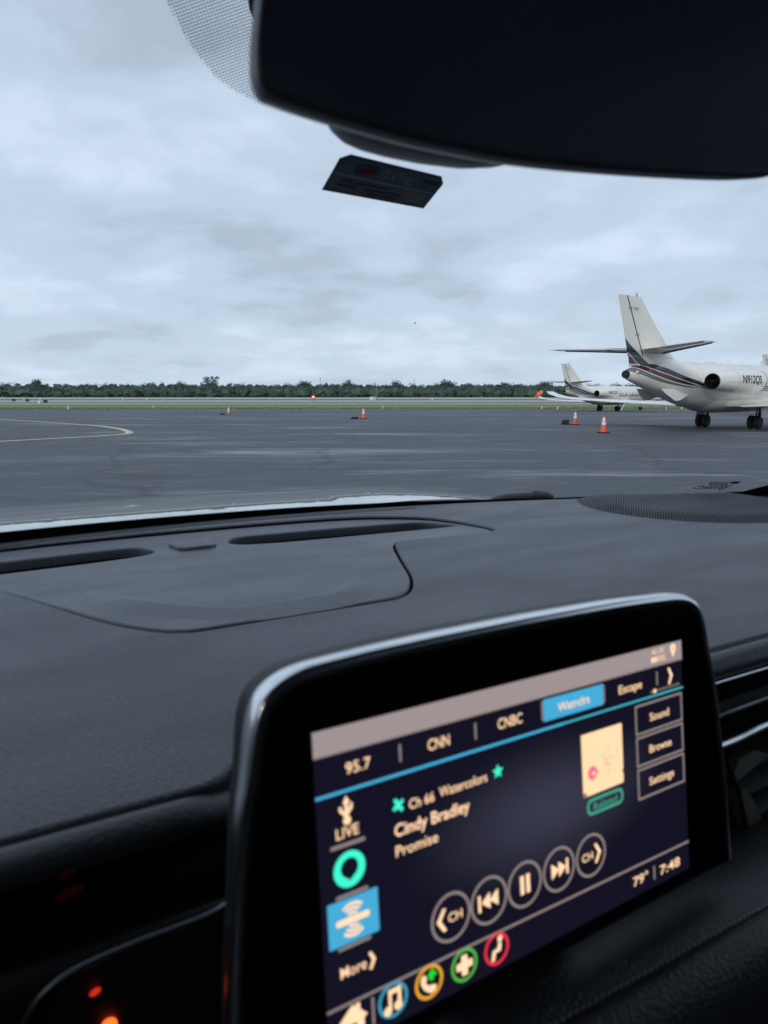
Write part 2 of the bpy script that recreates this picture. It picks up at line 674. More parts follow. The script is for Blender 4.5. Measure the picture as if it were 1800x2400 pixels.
def text_mesh(body, width=None, height=None, align='CENTER', bold=0.0):
    """Lettering as a flat mesh, cap height `height`, scaled to `width`, centred on the origin."""
    cu = bpy.data.curves.new('tmp', 'FONT')
    cu.body = body
    cu.size = 1
    cu.offset = bold
    cu.resolution_u = 4
    me = eval_curve(cu)
    bpy.data.curves.remove(cu)
    xs = [v.co.x for v in me.vertices]
    x0, x1 = min(xs), max(xs)
    sy = height / 0.73
    sx = width / (x1 - x0) if width else sy
    ox = {'CENTER': (x0 + x1) / 2, 'LEFT': x0, 'RIGHT': x1}[align]
    for v in me.vertices:
        v.co = ((v.co.x - ox) * sx, (v.co.y - 0.365) * sy, v.co.z)
    return me


def box_bm(bm, c, s, rot=None):
    M = Matrix.Translation(c)
    if rot is not None:
        M = M @ rot.to_4x4()
    M = M @ Matrix.Diagonal((*s, 1))
    bmesh.ops.create_cube(bm, size=1, matrix=M)


def box(c, s, rot=None, bevel=0.0, seg=2):
    bm = bmesh.new()
    box_bm(bm, c, s, rot)
    if bevel:
        bmesh.ops.bevel(bm, geom=bm.edges[:], offset=bevel, segments=seg, affect='EDGES', profile=0.6)
    return bm


def cyl_bm(bm, a, b, r1, r2=None, n=12, caps=True):
    a, b = Vector(a), Vector(b)
    d = b - a
    M = Matrix.Translation((a + b) / 2) @ d.to_track_quat('Z', 'Y').to_matrix().to_4x4()
    bmesh.ops.create_cone(bm, cap_ends=caps, segments=n, radius1=r1, radius2=r1 if r2 is None else r2, depth=d.length, matrix=M)


def loft(rings, closed=True, cap0=True, cap1=True, bm=None):
    bm = bm or bmesh.new()
    V = [[bm.verts.new(p) for p in r] for r in rings]
    n = len(V[0])
    for a, b in zip(V[:-1], V[1:]):
        for i in range(n if closed else n - 1):
            j = (i + 1) % n
            bm.faces.new((a[i], a[j], b[j], b[i]))
    if closed and cap0:
        bm.faces.new(V[0][::-1])
    if closed and cap1:
        bm.faces.new(V[-1])
    bmesh.ops.recalc_face_normals(bm, faces=bm.faces[:])
    return bm


def grid_bm(fn, us, vs):
    bm = bmesh.new()
    V = [[bm.verts.new(fn(u, v)) for u in us] for v in vs]
    for a, b in zip(V[:-1], V[1:]):
        for i in range(len(us) - 1):
            bm.faces.new((a[i], a[i + 1], b[i + 1], b[i]))
    return bm


def lin(a, b, n):
    return [a + (b - a) * i / (n - 1) for i in range(n)]


def interp(x, tab):
    if x <= tab[0][0]:
        return tab[0][1:]
    for a, b in zip(tab[:-1], tab[1:]):
        if x <= b[0]:
            t = (x - a[0]) / (b[0] - a[0])
            return tuple(p + (q - p) * t for p, q in zip(a[1:], b[1:]))
    return tab[-1][1:]


def smoothstep(a, b, x):
    t = max(0.0, min(1.0, (x - a) / (b - a)))
    return t * t * (3 - 2 * t)


# ------------------------------------------------------------------ terrain
def gz(y):
    """The apron is level near the car, then drains gently away from it."""
    return -0.01 * (min(max(y, 35.0), 115.0) - 35.0)


def drape(xs, ys, dz=0.0):
    return grid_bm(lambda x, y: (x, y, gz(y) + dz), xs, ys)


YS = [-60, 0, 35, 55, 75, 95, 115, 160]


def edge_y(x):                                    # far edge of the asphalt
    return 113 + 0.02 * x + 1.2 * math.sin(x * 0.05)


bm = grid_bm(lambda x, y: (x, y, gz(y) - 0.03), lin(-3500, 3500, 8), [-900, -60, 0, 35, 75, 115, 400, 1200, 5000])
add('grass_field', bm, MT['grass'], kind='structure')


def apron_pt(x, v):
    y = -60 + (edge_y(x) + 60) * v
    return (x, y, gz(y))


vs = [(y + 60) / 173 for y in (-60, -10, 0, 12, 24, 35, 45, 55, 65, 75, 85, 95, 105)] + [1.0]
add('apron', grid_bm(apron_pt, lin(-320, 320, 129), vs), MT['asphalt'], kind='structure')
Z2 = gz(115)


def strip(name, y0, y1, m, dz, wob=0.0, x0=-900, x1=900):
    bm = grid_bm(lambda x, v: (x, (y0 + (y1 - y0) * v) + wob * (noise.noise((x * 0.02, y0 + v * 9, 0))), Z2 + dz), lin(x0, x1, 121), [0, 1])
    return add(name, bm, m, kind='structure')


strip('taxiway', 172, 192, MT['concrete'], -0.012, 3.0)
strip('taxiway_verge', 192.3, 213.5, MT['edge'], -0.016, 2.0)
strip('runway', 214, 290, MT['concrete'], -0.012, 1.0)
strip('runway_verge', 290.5, 345, MT['edge'], -0.016, 3.0)
strip('far_taxiway', 346, 520, MT['concrete'], -0.012, 4.0)
# low rise far beyond the trees
add('far_hills', grid_bm(lambda x, v: (x, 2900 + 300 * v, -6 + v * (33 + 14 * noise.noise((x * 0.0011, 3.1, 0)) + 8 * noise.noise((x * 0.005, 1.7, 0)))),
                         lin(-2600, 2600, 90), [0, 0.5, 1]), MT['hill'], smooth=60, kind='structure')


# painted taxi line that sweeps into view from the left
def line_band(name, pts, w, m, dz=0.004, kind='structure'):
    P = catmull([(x, y, 0) for x, y in pts], 8)
    bm = bmesh.new()
    prev = None
    for i, p in enumerate(P):
        d = (P[min(i + 1, len(P) - 1)] - P[max(i - 1, 0)]).normalized()
        n = Vector((-d.y, d.x, 0)) * w / 2
        a = bm.verts.new((p.x + n.x, p.y + n.y, gz(p.y + n.y) + dz))
        b = bm.verts.new((p.x - n.x, p.y - n.y, gz(p.y - n.y) + dz))
        if prev:
            bm.faces.new((prev[0], prev[1], b, a))
        prev = (a, b)
    return add(name, bm, m, kind=kind)


line_band('yellow_taxi_line', [(-60, 83), (-40, 65), (-24.6, 47.5), (-18.3, 40.4), (-14.3, 35.8), (-11.9, 32.5), (-10.6, 30.1), (-10.0, 28.55), (-9.95, 27.6), (-10.4, 26.4),
                               (-11.2, 25.2), (-12.6, 23.2), (-14.0, 21.6), (-17.5, 18.5), (-24, 14)], 0.30, MT['yellow'])
# rough grass standing along the asphalt edge
bm = bmesh.new()
for i in range(9000):
    x = random.uniform(-75, 75)
    y = edge_y(x) + 0.2 + abs(random.gauss(0, 9))
    h = random.uniform(0.05, 0.22)
    a = random.uniform(0, 6.28)
    w = random.uniform(0.03, 0.12)
    z = gz(y) - 0.03
    c, s = math.cos(a) * w, math.sin(a) * w
    bm.faces.new([bm.verts.new(p) for p in ((x - c, y - s, z), (x + c, y + s, z), (x + c * 0.3 + random.uniform(-.05, .05), y, z + h))])
MT['blade'] = leaf_mat('grass_blades', [(0.09, 0.135, 0.055), (0.13, 0.165, 0.075), (0.21, 0.215, 0.13)])
add('verge_grass', bm, MT['blade'], kind='stuff')


# ------------------------------------------------------------------ trees
class Leaves:
    """Collects leaf quads and rough inner lumps, builds them as one mesh."""
    def __init__(self):
        self.v, self.f = [], []

    def clump(self, c, r, n, size, squash=0.75):
        g, u = random.gauss, random.uniform
        V, F = self.v, self.f
        for _ in range(n):
            dx, dy, dz = g(0, 1), g(0, 1), g(0, 1)
            q = math.sqrt(dx * dx + dy * dy + dz * dz) or 1
            dx, dy, dz = dx / q, dy / q, dz / q
            k = r * u(0.55, 1.08)
            px, py, pz = c[0] + dx * k, c[1] + dy * k, c[2] + dz * k * squash
            nx, ny, nz_ = dx + u(-.6, .6), dy + u(-.6, .6), dz + u(-.2, .8)
            # tangent frame
            tx, ty, tz = ny + u(-.3, .3), -nx, u(-.4, .4)
            q = math.sqrt(tx * tx + ty * ty + tz * tz) or 1
            tx, ty, tz = tx / q, ty / q, tz / q
            bx, by, bz = ny * tz - nz_ * ty, nz_ * tx - nx * tz, nx * ty - ny * tx
            q = math.sqrt(bx * bx + by * by + bz * bz) or 1
            s = size * u(0.3, 0.65)
            bx, by, bz = bx / q * s, by / q * s, bz / q * s
            tx, ty, tz = tx * s, ty * s, tz * s
            b = len(V)
            for a, e in ((-1, -0.6), (0.1, -1), (1, 0.2), (-0.2, 1)):
                V.append((px + tx * a + bx * e, py + ty * a + by * e, pz + tz * a + bz * e))
            F.append((b, b + 1, b + 2, b + 3))

    def lump(self, x, y, z, sx, sy, sz, rough):
        b = len(self.v)
        for p in ICO_V:
            o = Vector((x + p.x * sx, y + p.y * sy, z + p.z * sz))
            o += Vector((noise.noise(o * 0.5), noise.noise(o * 0.5 + Vector((9, 0, 0))), noise.noise(o * 0.5 + Vector((0, 7, 0))))) * rough
            self.v.append(tuple(o))
        self.f += [tuple(b + k for k in t) for t in ICO_F]

    def build(self, name, m, parent=None, **kw):
        me = bpy.data.meshes.new(name)
        me.from_pydata(self.v, [], self.f)
        return add(name, me, m, parent, **kw)


_b = bmesh.new()
bmesh.ops.create_icosphere(_b, subdivisions=2, radius=1)
ICO_V = [v.co.copy() for v in _b.verts]
ICO_F = [tuple(v.index for v in f.verts) for f in _b.faces]
_b.free()


def crown(lv, x, y, z0, h, w, leaf=0.9, dens=1.0):
    n = random.randint(6, 9)
    lv.lump(x, y, z0 + h * 0.40, w * random.uniform(0.38, 0.5), w * 0.3, h * random.uniform(0.36, 0.42), w * 0.2)
    for _ in range(n):
        a = random.uniform(0, 6.28)
        q = random.uniform(0, 0.42) * w
        cz = z0 + h * random.uniform(0.28, 0.82)
        rr = w * random.uniform(0.16, 0.30)
        cz = min(cz, z0 + h - rr * 0.75)
        lv.clump((x + math.cos(a) * q, y + math.sin(a) * q * 0.6, cz), rr, int(34 * dens), leaf)


def tree_thing(x, y, h, w, label, name='broadleaf_tree', sparse=False):
    t = empty(name, (x, y, Z2), 0, label, 'tree', 'single trees in the far treeline')
    bm = bmesh.new()
    top = h * 0.62
    cyl_bm(bm, (0, 0, -0.3), (0.2, 0, top * 0.55), 0.34, 0.22, 8)
    limbs = []
    for k in range(6):
        a = k * 1.05 + random.uniform(-.3, .3)
        e = (math.cos(a) * w * 0.30, math.sin(a) * w * 0.2, h * random.uniform(0.55, 0.85))
        cyl_bm(bm, (0.2, 0, top * random.uniform(0.4, 0.55)), e, 0.14, 0.05, 6)
        limbs.append(e)
    add('trunk', bm, MT['bark'], t, smooth=50)
    lv = Leaves()
    for e in limbs:
        lv.clump(e, w * random.uniform(0.15, 0.24) * (0.8 if sparse else 1.1), 34 if sparse else 60, 0.8)
    lv.clump((0, 0, h * 0.83), w * 0.24, 50 if not sparse else 40, 0.8)
    if sparse:
        for k in range(16):
            lv.clump((random.uniform(-.46, .46) * w, 0, h * random.uniform(0.64, 0.92)), w * random.uniform(0.08, 0.14), 30, 0.75)
        crown(lv, 0, 0, 0, h * 0.74, w, 1.0, 1.0)
    else:
        crown(lv, 0, 0, h * 0.1, h * 0.95, w, 0.9, 1.2)
    lv.build('crown', MT['leaf'], t)
    return t


lv = Leaves()
for row, (yy, hh, nn) in enumerate(((600, 9.6, 180), (622, 12.4, 180), (650, 14.0, 180))):
    for i in range(nn):
        x = -430 + 860 * (i + random.uniform(-.4, .4)) / nn
        prof = 1.0 - 0.10 * smoothstep(-150, 240, x) + 0.16 * noise.noise((x * 0.012, row * 5.0, 1.3))
        h = hh * prof * random.uniform(0.90, 1.06)
        crown(lv, x, yy + random.uniform(-9, 9), Z2 - 0.4, h, random.uniform(7.0, 13.0), 0.75, 1.1)
        # low skirt of brush
        lv.clump((x + random.uniform(-2, 2), yy - 7 + random.uniform(-2, 2), Z2 + 1.2), 2.4, 16, 0.9, 0.6)
lv.build('treeline', MT['leaf'], kind='stuff')
for tx, ty, th, tw, lb, sp in (
        (-143, 612, 17.8, 14, 'tall thin-crowned tree rising well above the far treeline left of centre', True),
        (-168, 606, 13.6, 13, 'broad round tree just left of the tallest thin-crowned tree', False),
        (-287, 606, 14.8, 12, 'dark bushy tree above the treeline over the pair of dark airfield signs', False),
        (-66, 606, 13.6, 12, 'rounded tree in the treeline above the round red lamp', False),
        (-29, 606, 14.4, 12, 'wide dark-crowned tree left of the antenna mast in the treeline', False),
        (10, 606, 13.8, 13, 'tall dense tree just right of the antenna mast', False),
        (52, 606, 14.4, 13, 'bumpy tree in the treeline midway between antenna mast and windsock', False),
        (100, 606, 12.8, 12, 'low round tree in the treeline left of the orange windsock', False),
        (134, 606, 12.8, 11, 'dark tree directly right of the orange windsock', False)):
    tree_thing(tx, ty, th, tw, lb, sparse=sp)

# ------------------------------------------------------------------ airfield furniture
for x, y, h, lb in ((-57, 660, 16.5, 'thin utility pole above the treeline near the round red lamp'),
                    (27, 660, 15.5, 'thin utility pole above the treeline right of the antenna mast'),
                    (116, 660, 13.5, 'thin utility pole above the treeline left of the windsock')):
    bm = bmesh.new()
    cyl_bm(bm, (0, 0, -0.5), (0, 0, h), 0.22, 0.14, 8)
    t = empty('utility_pole', (x, y, Z2), 0, lb, 'pole', 'utility poles behind the trees')
    add('pole', bm, MT['bark'], t)
    bm = bmesh.new()
    box_bm(bm, (0, -0.2, h - 0.6), (2.2, 0.14, 0.16))
    add('crossarm', bm, MT['bark'], t)

# antenna mast with shelter
mast = empty('antenna_mast', (-3.0, 300, Z2), 0, 'slim lattice antenna mast with a red lamp on top, in front of the treeline', 'mast')
bm = bmesh.new()
for sx, sy in ((-1, -1), (1, -1), (1, 1), (-1, 1)):
    cyl_bm(bm, (sx * 0.32, sy * 0.32, 0), (sx * 0.18, sy * 0.18, 6.4), 0.035, n=6)
for k in range(8):
    z0, z1 = k * 0.8, (k + 1) * 0.8
    a, b = 0.32 - 0.0175 * k * 1.0, 0.32 - 0.0175 * (k + 1)
    for i, (c0, c1) in enumerate((((-1, -1), (1, -1)), ((1, -1), (1, 1)), ((1, 1), (-1, 1)), ((-1, 1), (-1, -1)))):
        cyl_bm(bm, (c0[0] * a, c0[1] * a, z0), (c1[0] * b, c1[1] * b, z1), 0.025, n=5)
        cyl_bm(bm, (c0[0] * b, c0[1] * b, z1), (c1[0] * b, c1[1] * b, z1), 0.022, n=5)
add('lattice', bm, MT['steel'], mast)
bm = bmesh.new()
box_bm(bm, (0, -0.25, 6.1), (0.55, 0.12, 0.8))
add('antenna_panel', bm, MT['conewhite'], mast)
bm = bmesh.new()
bmesh.ops.create_uvsphere(bm, u_segments=12, v_segments=8, radius=0.22, matrix=Matrix.Translation((0, -0.1, 6.65)))
add('lamp', bm, EM['obst'], mast, smooth=60)
sh = empty('equipment_shelter', (-4.6, 299, Z2), 0, 'small white equipment shelter at the foot of the antenna mast', 'shelter')
add('wall', box((0, 0, 0.62), (2.3, 1.6, 1.24), bevel=0.03), MT['whitepaint'], sh)
add('roof', box((0, 0, 1.31), (2.5, 1.8, 0.12), bevel=0.02), MT['steel'], sh)
add('door', box((0.5, -0.815, 0.55), (0.6, 0.03, 1.0), bevel=0.005), MT['steel'], sh)

# round red lamp on a post
lp = empty('warning_lamp', (-20.2, 210, Z2), 0, 'round red warning lamp with a pale centre on a short post before the treeline', 'lamp')
bm = bmesh.new()
cyl_bm(bm, (0, 0, 0), (0, 0, 1.0), 0.07, n=8)
add('post', bm, MT['steel'], lp)
bm = bmesh.new()
cyl_bm(bm, (0, 0, 1.5), (0, -0.12, 1.5), 0.62, n=24)
add('housing', bm, mat('lamp_red_housing', (0.55, 0.05, 0.03), 0.5, var=0.1), lp)
bm = bmesh.new()
cyl_bm(bm, (0, -0.121, 1.5), (0, -0.18, 1.5), 0.36, 0.30, n=24)
add('lens', bm, emat('lamp_pale_lens', (1.0, 0.62, 0.52), 1.0), lp)

# windsock
ws = empty('windsock', (33.4, 160, Z2), R(8), 'orange windsock drooping from a short pole beside the jets', 'windsock')
bm = bmesh.new()
cyl_bm(bm, (0.95, 0, 0), (0.95, 0, 3.2), 0.05, 0.04, 8)
add('pole', bm, MT['steel'], ws)
rings = []
for k in range(9):
    t = k / 8
    r = 0.66 - 0.18 * t
    c = Vector((0.85 - 1.15 * t, 0, 2.55 - 0.60 * t ** 1.3 + 0.05 * math.sin(9 * t)))
    rings.append([c + Vector((0.20 * math.sin(a) * r, r * math.cos(a), r * math.sin(a) * (1 + 0.14 * math.sin(3 * a + 8 * t)))) for a in lin(0, 6.283 * 15 / 16, 16)])
MT['sock'] = mat('windsock_fabric', (0.95, 0.17, 0.06), 0.7, var=0.25, vscale=2.5)
MT['sock'].node_tree.nodes['Principled BSDF'].inputs['Subsurface Weight'].default_value = 0.0
add('sock', loft(rings, cap0=False, cap1=False), MT['sock'], ws, smooth=60)
add('hoop', tube_mesh(rings[0], 0.03, 2, closed=True), MT['steel'], ws, smooth=60)


def marker(x, y, kind, label):
    z = gz(y) - 0.03
    if kind == 'light':                     # low stake with a lens
        t = empty('edge_light', (x, y, z), 0, label, 'edge light', 'taxiway edge lights')
        bm = bmesh.new()
        cyl_bm(bm, (0, 0, 0), (0, 0, 0.34), 0.05, 0.04, 8)
        add('stake', bm, MT['whitepaint'], t)
        bm = bmesh.new()
        cyl_bm(bm, (0, 0, 0.34), (0, 0, 0.50), 0.11, 0.09, 10)
        add('lens', bm, MT['whitepaint'], t)
    elif kind == 'blue':
        t = empty('edge_marker', (x, y, z), 0, label, 'marker')
        bm = bmesh.new()
        cyl_bm(bm, (0, 0, 0), (0, 0, 0.55), 0.10, 0.08, 10)
        add('post', bm, MT['whitepaint'], t)
        bm = bmesh.new()
        cyl_bm(bm, (-0.14, -0.05, 0), (-0.14, -0.05, 0.40), 0.09, 0.07, 10)
        add('lens', bm, MT['markblue'], t)
    elif kind == 'dark':
        t = empty('airfield_sign', (x, y, z), 0, label, 'sign', 'dark airfield signs seen from behind')
        add('panel', box((0, 0, 0.62), (1.0, 0.18, 0.75), bevel=0.02), MT['dark'], t)
        for sx in (-.35, .35):
            bm = bmesh.new()
            cyl_bm(bm, (sx, 0, 0), (sx, 0, 0.3), 0.04, n=6)
            add('leg', bm, MT['steel'], t)
    elif kind == 'white':
        t = empty('white_marker', (x, y, z), 0, label, 'marker', 'small white runway markers')
        bm = bmesh.new()
        cyl_bm(bm, (0, 0, 0), (0.05, 0, 0.85), 0.30, 0.10, 8)
        add('body', bm, MT['whitepaint'], t, smooth=40)
        bm = bmesh.new()
        cyl_bm(bm, (0, 0, -0.02), (0, 0, 0.06), 0.42, n=10)
        add('base', bm, MT['steel'], t)
    return t


marker(-112, 222, 'dark', 'dark sign panel at the left edge of the picture, on the pale runway')
marker(-105, 216, 'dark', 'dark sign panel standing alone left of the white-and-dark marker pair')
marker(-84.0, 182, 'dark', 'dark sign panel beside the small white marker, left of the blue marker')
marker(-85.6, 182, 'white', 'small white marker touching a dark sign panel on its right')
marker(-158, 322, 'white', 'first white marker from the left, on the far side of the runway')
marker(-149, 318, 'white', 'second white marker from the left, on the far side of the runway')
marker(-111, 312, 'white', 'white marker on the far side of the runway above the end of the yellow line')
marker(-97, 300, 'white', 'white marker on the far runway edge, right of the one above the yellow line')
marker(20, 305, 'white', 'white marker on the far runway edge between the antenna mast and the windsock')
marker(-62, 116.5, 'light', 'tiny white edge light in the grass at far left, nearest the picture edge')
marker(-36.5, 116, 'light', 'thin white edge light in the grass midway between blue marker and left cone')
marker(-0.2, 110, 'light', 'tiny white edge light on the asphalt right of the middle cone')
marker(-48.5, 112.5, 'blue', 'blue and white marker post standing at the edge of the asphalt')


# ------------------------------------------------------------------ cones and chocks
def ring_pts(r, z, n=20):
    return [(r * math.cos(6.2832 * i / n), r * math.sin(6.2832 * i / n), z) for i in range(n)]


def cone(x, y, h, label, bands, rz):
    """bands: (name, material key, low, high) as fractions of the height."""
    t = empty('traffic_cone', (x, y, gz(y)), rz, label, 'traffic cone', 'traffic cones around the parked jets')
    k = h / 0.71
    bm = box((0, 0, 0.02 * k), (0.38 * k, 0.38 * k, 0.04 * k), bevel=0.012)
    add('base', bm, MT['rubber'], t)

    def rad(f):
        return (0.135 - 0.105 * f) * k
    for nm, mk, a, b in bands:
        z0, z1 = (0.04 + 0.67 * a) * k, (0.04 + 0.67 * b) * k
        off = 0.004 if nm == 'reflective_collar' else 0
        bm = loft([ring_pts(rad(a) + off, z0), ring_pts(rad((a + b) / 2) + off, (z0 + z1) / 2), ring_pts(rad(b) + off, z1)])
        add(nm, bm, MT[mk], t, smooth=50)
    return t


STD = [('body', 'orange', 0, 0.42), ('reflective_collar', 'conewhite', 0.42, 0.62), ('reflective_collar', 'conewhite', 0.645, 0.86), ('tip', 'orange', 0.86, 1.0)]
PALE = [('body', 'orange', 0, 0.34), ('reflective_collar', 'conewhite', 0.34, 0.70), ('tip', 'conewhite', 0.70, 1.0)]
cone(8.64, 28.7, 0.69, 'nearest orange and white traffic cone, standing alone left of the main wheels', STD, 0.3)
cone(9.66, 36.9, 0.71, 'orange and white traffic cone right beside the stack of dark chocks', STD, 0.1)
cone(-1.41, 50.2, 0.73, 'orange traffic cone in the middle of the apron with a small chock at its left', STD, 0.5)
cone(-13.8, 65.0, 0.70, 'white-topped traffic cone with dark base, alone on the left of the apron', PALE, 0.2)
cone(20.9, 97.0, 0.66, 'small far cone with dark base directly below the orange windsock', STD, 0.0)
cone(21.2, 89.5, 0.66, 'small far cone left of the farther jet, right of the one below the windsock', STD, 0.4)
cone(37.4, 92.0, 0.62, 'far cone showing only below the wing of the nearest jet', STD, 0.2)
cone(36.6, 95.0, 0.50, 'tiny far cone just left of the one below the nearest wing', STD, 0.2)


def chock_bm(bm, c, L, w, h, rz):
    M = Matrix.Translation(c) @ Matrix.Rotation(rz, 4, 'Z')
    prof = [(-w / 2, 0), (w / 2, 0), (w * 0.22, h), (-w * 0.22, h)]
    V = [[bm.verts.new(M @ Vector((s * L / 2, p[0], p[1]))) for p in prof] for s in (-1, 1)]
    for i in range(4):
        j = (i + 1) % 4
        bm.faces.new((V[0][i], V[0][j], V[1][j], V[1][i]))
    bm.faces.new(V[0][::-1])
    bm.faces.new(V[1])
    bmesh.ops.recalc_face_normals(bm, faces=bm.faces[:])


def chock(x, y, z, L, w, h, rz, label):
    bm = bmesh.new()
    chock_bm(bm, (0, 0, 0), L, w, h, 0)
    bmesh.ops.bevel(bm, geom=bm.edges[:], offset=0.012, segments=1, affect='EDGES')
    t = empty('wheel_chock', (x, y, gz(y) + z), rz, label, 'wheel chock', 'rubber wheel chocks on the apron')
    add('block', bm, MT['rubber'], t)
    bm = bmesh.new()
    cyl_bm(bm, (-L / 2 - 0.008, 0, h * 0.5), (L / 2 + 0.008, 0, h * 0.5), 0.018, n=8)
    add('rope_hole', bm, MT['black'], t)


chock(9.18, 37.0, 0.0, 0.36, 0.24, 0.13, 0.05, 'lower dark rubber chock of the stack left of an orange cone')
chock(9.20, 37.0, 0.13, 0.33, 0.22, 0.12, -0.08, 'upper dark rubber chock of the stack left of an orange cone')
chock(-1.92, 48.6, 0.0, 0.42, 0.22, 0.16, 0.35, 'small dark chock lying left of the cone in the middle of the apron')
chock(-2.14, 48.9, 0.0, 0.22, 0.18, 0.10, 1.2, 'smallest dark chock lying left of the middle cone, behind the other chock')
chock(-14.25, 64.6, 0.0, 0.40, 0.22, 0.14, 0.2, 'dark chock at the foot of the white-topped left cone')


# ------------------------------------------------------------------ business jets
def livery(name):
    m, nt, p = new_mat(name)
    N, L = nt.nodes.new, nt.links.new
    tc = N('ShaderNodeTexCoord')
    sep = N('ShaderNodeSeparateXYZ')
    L(tc.outputs['Object'], sep.inputs[0])
    X, Z = sep.outputs[0], sep.outputs[2]

    def M(op, a, b=None, c=None):
        n = N('ShaderNodeMath')
        n.operation = op
        for i, v in enumerate((a, b, c)):
            if v is None:
                continue
            if isinstance(v, (int, float)):
                n.inputs[i].default_value = v
            else:
                L(v, n.inputs[i])
        return n.outputs[0]
    tx = M('MULTIPLY', M('ADD', X, 9.0), 1 / 6)

    def curve(pts):
        n = N('ShaderNodeFloatCurve')
        cv = n.mapping.curves[0]
        P = [((x + 9) / 6, z / 4) for x, z in pts]
        cv.points[0].location = P[0]
        cv.points[1].location = P[-1]
        for q in P[1:-1]:
            cv.points.new(*q)
        n.mapping.update()
        L(tx, n.inputs['Value'])
        return M('MULTIPLY', n.outputs[0], 4.0)

    def band(v, lo, hi):
        return M('MULTIPLY', M('GREATER_THAN', v, lo), M('LESS_THAN', v, hi))
    bu = curve([(-8.9, 3.90), (-8.66, 3.72), (-8.2, 3.38), (-7.7, 3.10), (-7.3, 2.88), (-6.94, 2.72), (-6.21, 2.50), (-5.58, 2.30), (-4.58, 2.06), (-3.3, 1.86)])
    bl = curve([(-8.9, 3.36), (-8.52, 3.17), (-8.03, 2.94), (-7.64, 2.70), (-7.04, 2.47), (-6.19, 2.26), (-5.2, 2.03), (-4.4, 1.88), (-3.3, 1.78)])
    rl = curve([(-8.9, 2.80), (-8.45, 2.70), (-8.18, 2.61), (-7.62, 2.41), (-6.79, 2.17), (-5.87, 1.97), (-5.13, 1.86), (-4.4, 1.80), (-3.3, 1.72)])
    gl = curve([(-8.9, 2.46), (-8.35, 2.38), (-7.61, 2.21), (-6.78, 2.00), (-5.55, 1.82), (-5.06, 1.77), (-4.4, 1.76), (-3.3, 1.70)])
    tail = M('LESS_THAN', X, -3.4)
    black = M('MULTIPLY', band(Z, bl, bu), tail)
    red = M('MULTIPLY', band(Z, M('ADD', rl, 0.02), M('SUBTRACT', bl, 0.035)), tail)
    pin = M('MULTIPLY', band(Z, 2.60, 2.655), M('LESS_THAN', X, -7.45))
    grey = M('MULTIPLY', band(Z, gl, M('SUBTRACT', rl, 0.02)), tail)
    fwd = M('GREATER_THAN', X, -0.6)
    b1 = M('MULTIPLY', M('ADD', band(Z, 1.80, 1.87), band(Z, 1.645, 1.675)), fwd)
    r1 = M('MULTIPLY', band(Z, 1.71, 1.765), fwd)

    def mix(f, a, b):
        x = N('ShaderNodeMix')
        x.data_type = 'RGBA'
        L(f, x.inputs[0])
        for i, v in ((6, a), (7, b)):
            if isinstance(v, tuple):
                x.inputs[i].default_value = (*v, 1)
            else:
                L(v, x.inputs[i])
        return x.outputs[2]
    nz = N('ShaderNodeTexNoise')
    nz.inputs['Scale'].default_value = 1.1
    nz.inputs['Detail'].default_value = 6
    L(tc.outputs['Object'], nz.inputs['Vector'])
    c = mix(nz.outputs[0], (0.79, 0.755, 0.67), (0.84, 0.81, 0.735))
    # colour darkens toward the belly, with an uneven edge
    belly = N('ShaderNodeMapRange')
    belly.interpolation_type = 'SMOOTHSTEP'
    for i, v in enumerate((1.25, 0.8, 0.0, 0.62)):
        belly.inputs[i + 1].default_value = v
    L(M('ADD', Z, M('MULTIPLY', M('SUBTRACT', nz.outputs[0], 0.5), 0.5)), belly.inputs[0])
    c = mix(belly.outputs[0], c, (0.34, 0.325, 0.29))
    c = mix(grey, c, (0.17, 0.175, 0.18))
    c = mix(black, c, (0.022, 0.022, 0.03))
    c = mix(red, c, (0.080, 0.010, 0.019))
    c = mix(pin, c, (0.8, 0.79, 0.76))
    c = mix(b1, c, (0.022, 0.022, 0.03))
    c = mix(r1, c, (0.080, 0.010, 0.019))
    L(c, p.inputs['Base Color'])
    p.inputs['Roughness'].default_value = 0.24
    p.inputs['Coat Weight'].default_value = 0.25
    p.inputs['Coat Roughness'].default_value = 0.06
    return m


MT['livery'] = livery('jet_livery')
MT['joint'] = mat('skin_joint_grey', (0.5, 0.49, 0.46), 0.4, var=0.05)
FUS = [(-8.36, 2.38, 2.12, 0.09), (-8.25, 2.45, 2.06, 0.16), (-7.8, 2.56, 1.93, 0.28), (-7.0, 2.68, 1.71, 0.44), (-6.2, 2.75, 1.50, 0.57), (-5.5, 2.79, 1.32, 0.67),
       (-4.7, 2.81, 1.12, 0.79), (-4.0, 2.82, 0.97, 0.87), (-3.0, 2.83, 0.84, 0.93), (-1.0, 2.84, 0.80, 0.95), (1, 2.84, 0.80, 0.95), (3, 2.84, 0.80, 0.95), (4.6, 2.83, 0.82, 0.945),
       (5.8, 2.74, 0.87, 0.88), (6.5, 2.58, 0.92, 0.80), (7.1, 2.30, 1.0, 0.66), (7.7, 2.02, 1.13, 0.48), (8.15, 1.80, 1.28, 0.28), (8.4, 1.62, 1.44, 0.09)]


def fus_ring(x, zt, zb, w, n=40):
    zc, h = (zt + zb) / 2, (zt - zb) / 2
    out = []
    for i in range(n):
        a = 6.28318 * i / n
        c, s = math.cos(a), math.sin(a)
        e = 0.93
        out.append((x, w * math.copysign(abs(c) ** e, c), zc + h * math.copysign(abs(s) ** e, s)))
    return out


def fus_at(x):
    return interp(x, FUS)


def fus_y(x, z):
    zt, zb, w = fus_at(x)
    q = max(0.0, 1 - ((z - (zt + zb) / 2) / ((zt - zb) / 2)) ** 2)
    return w * math.sqrt(q)


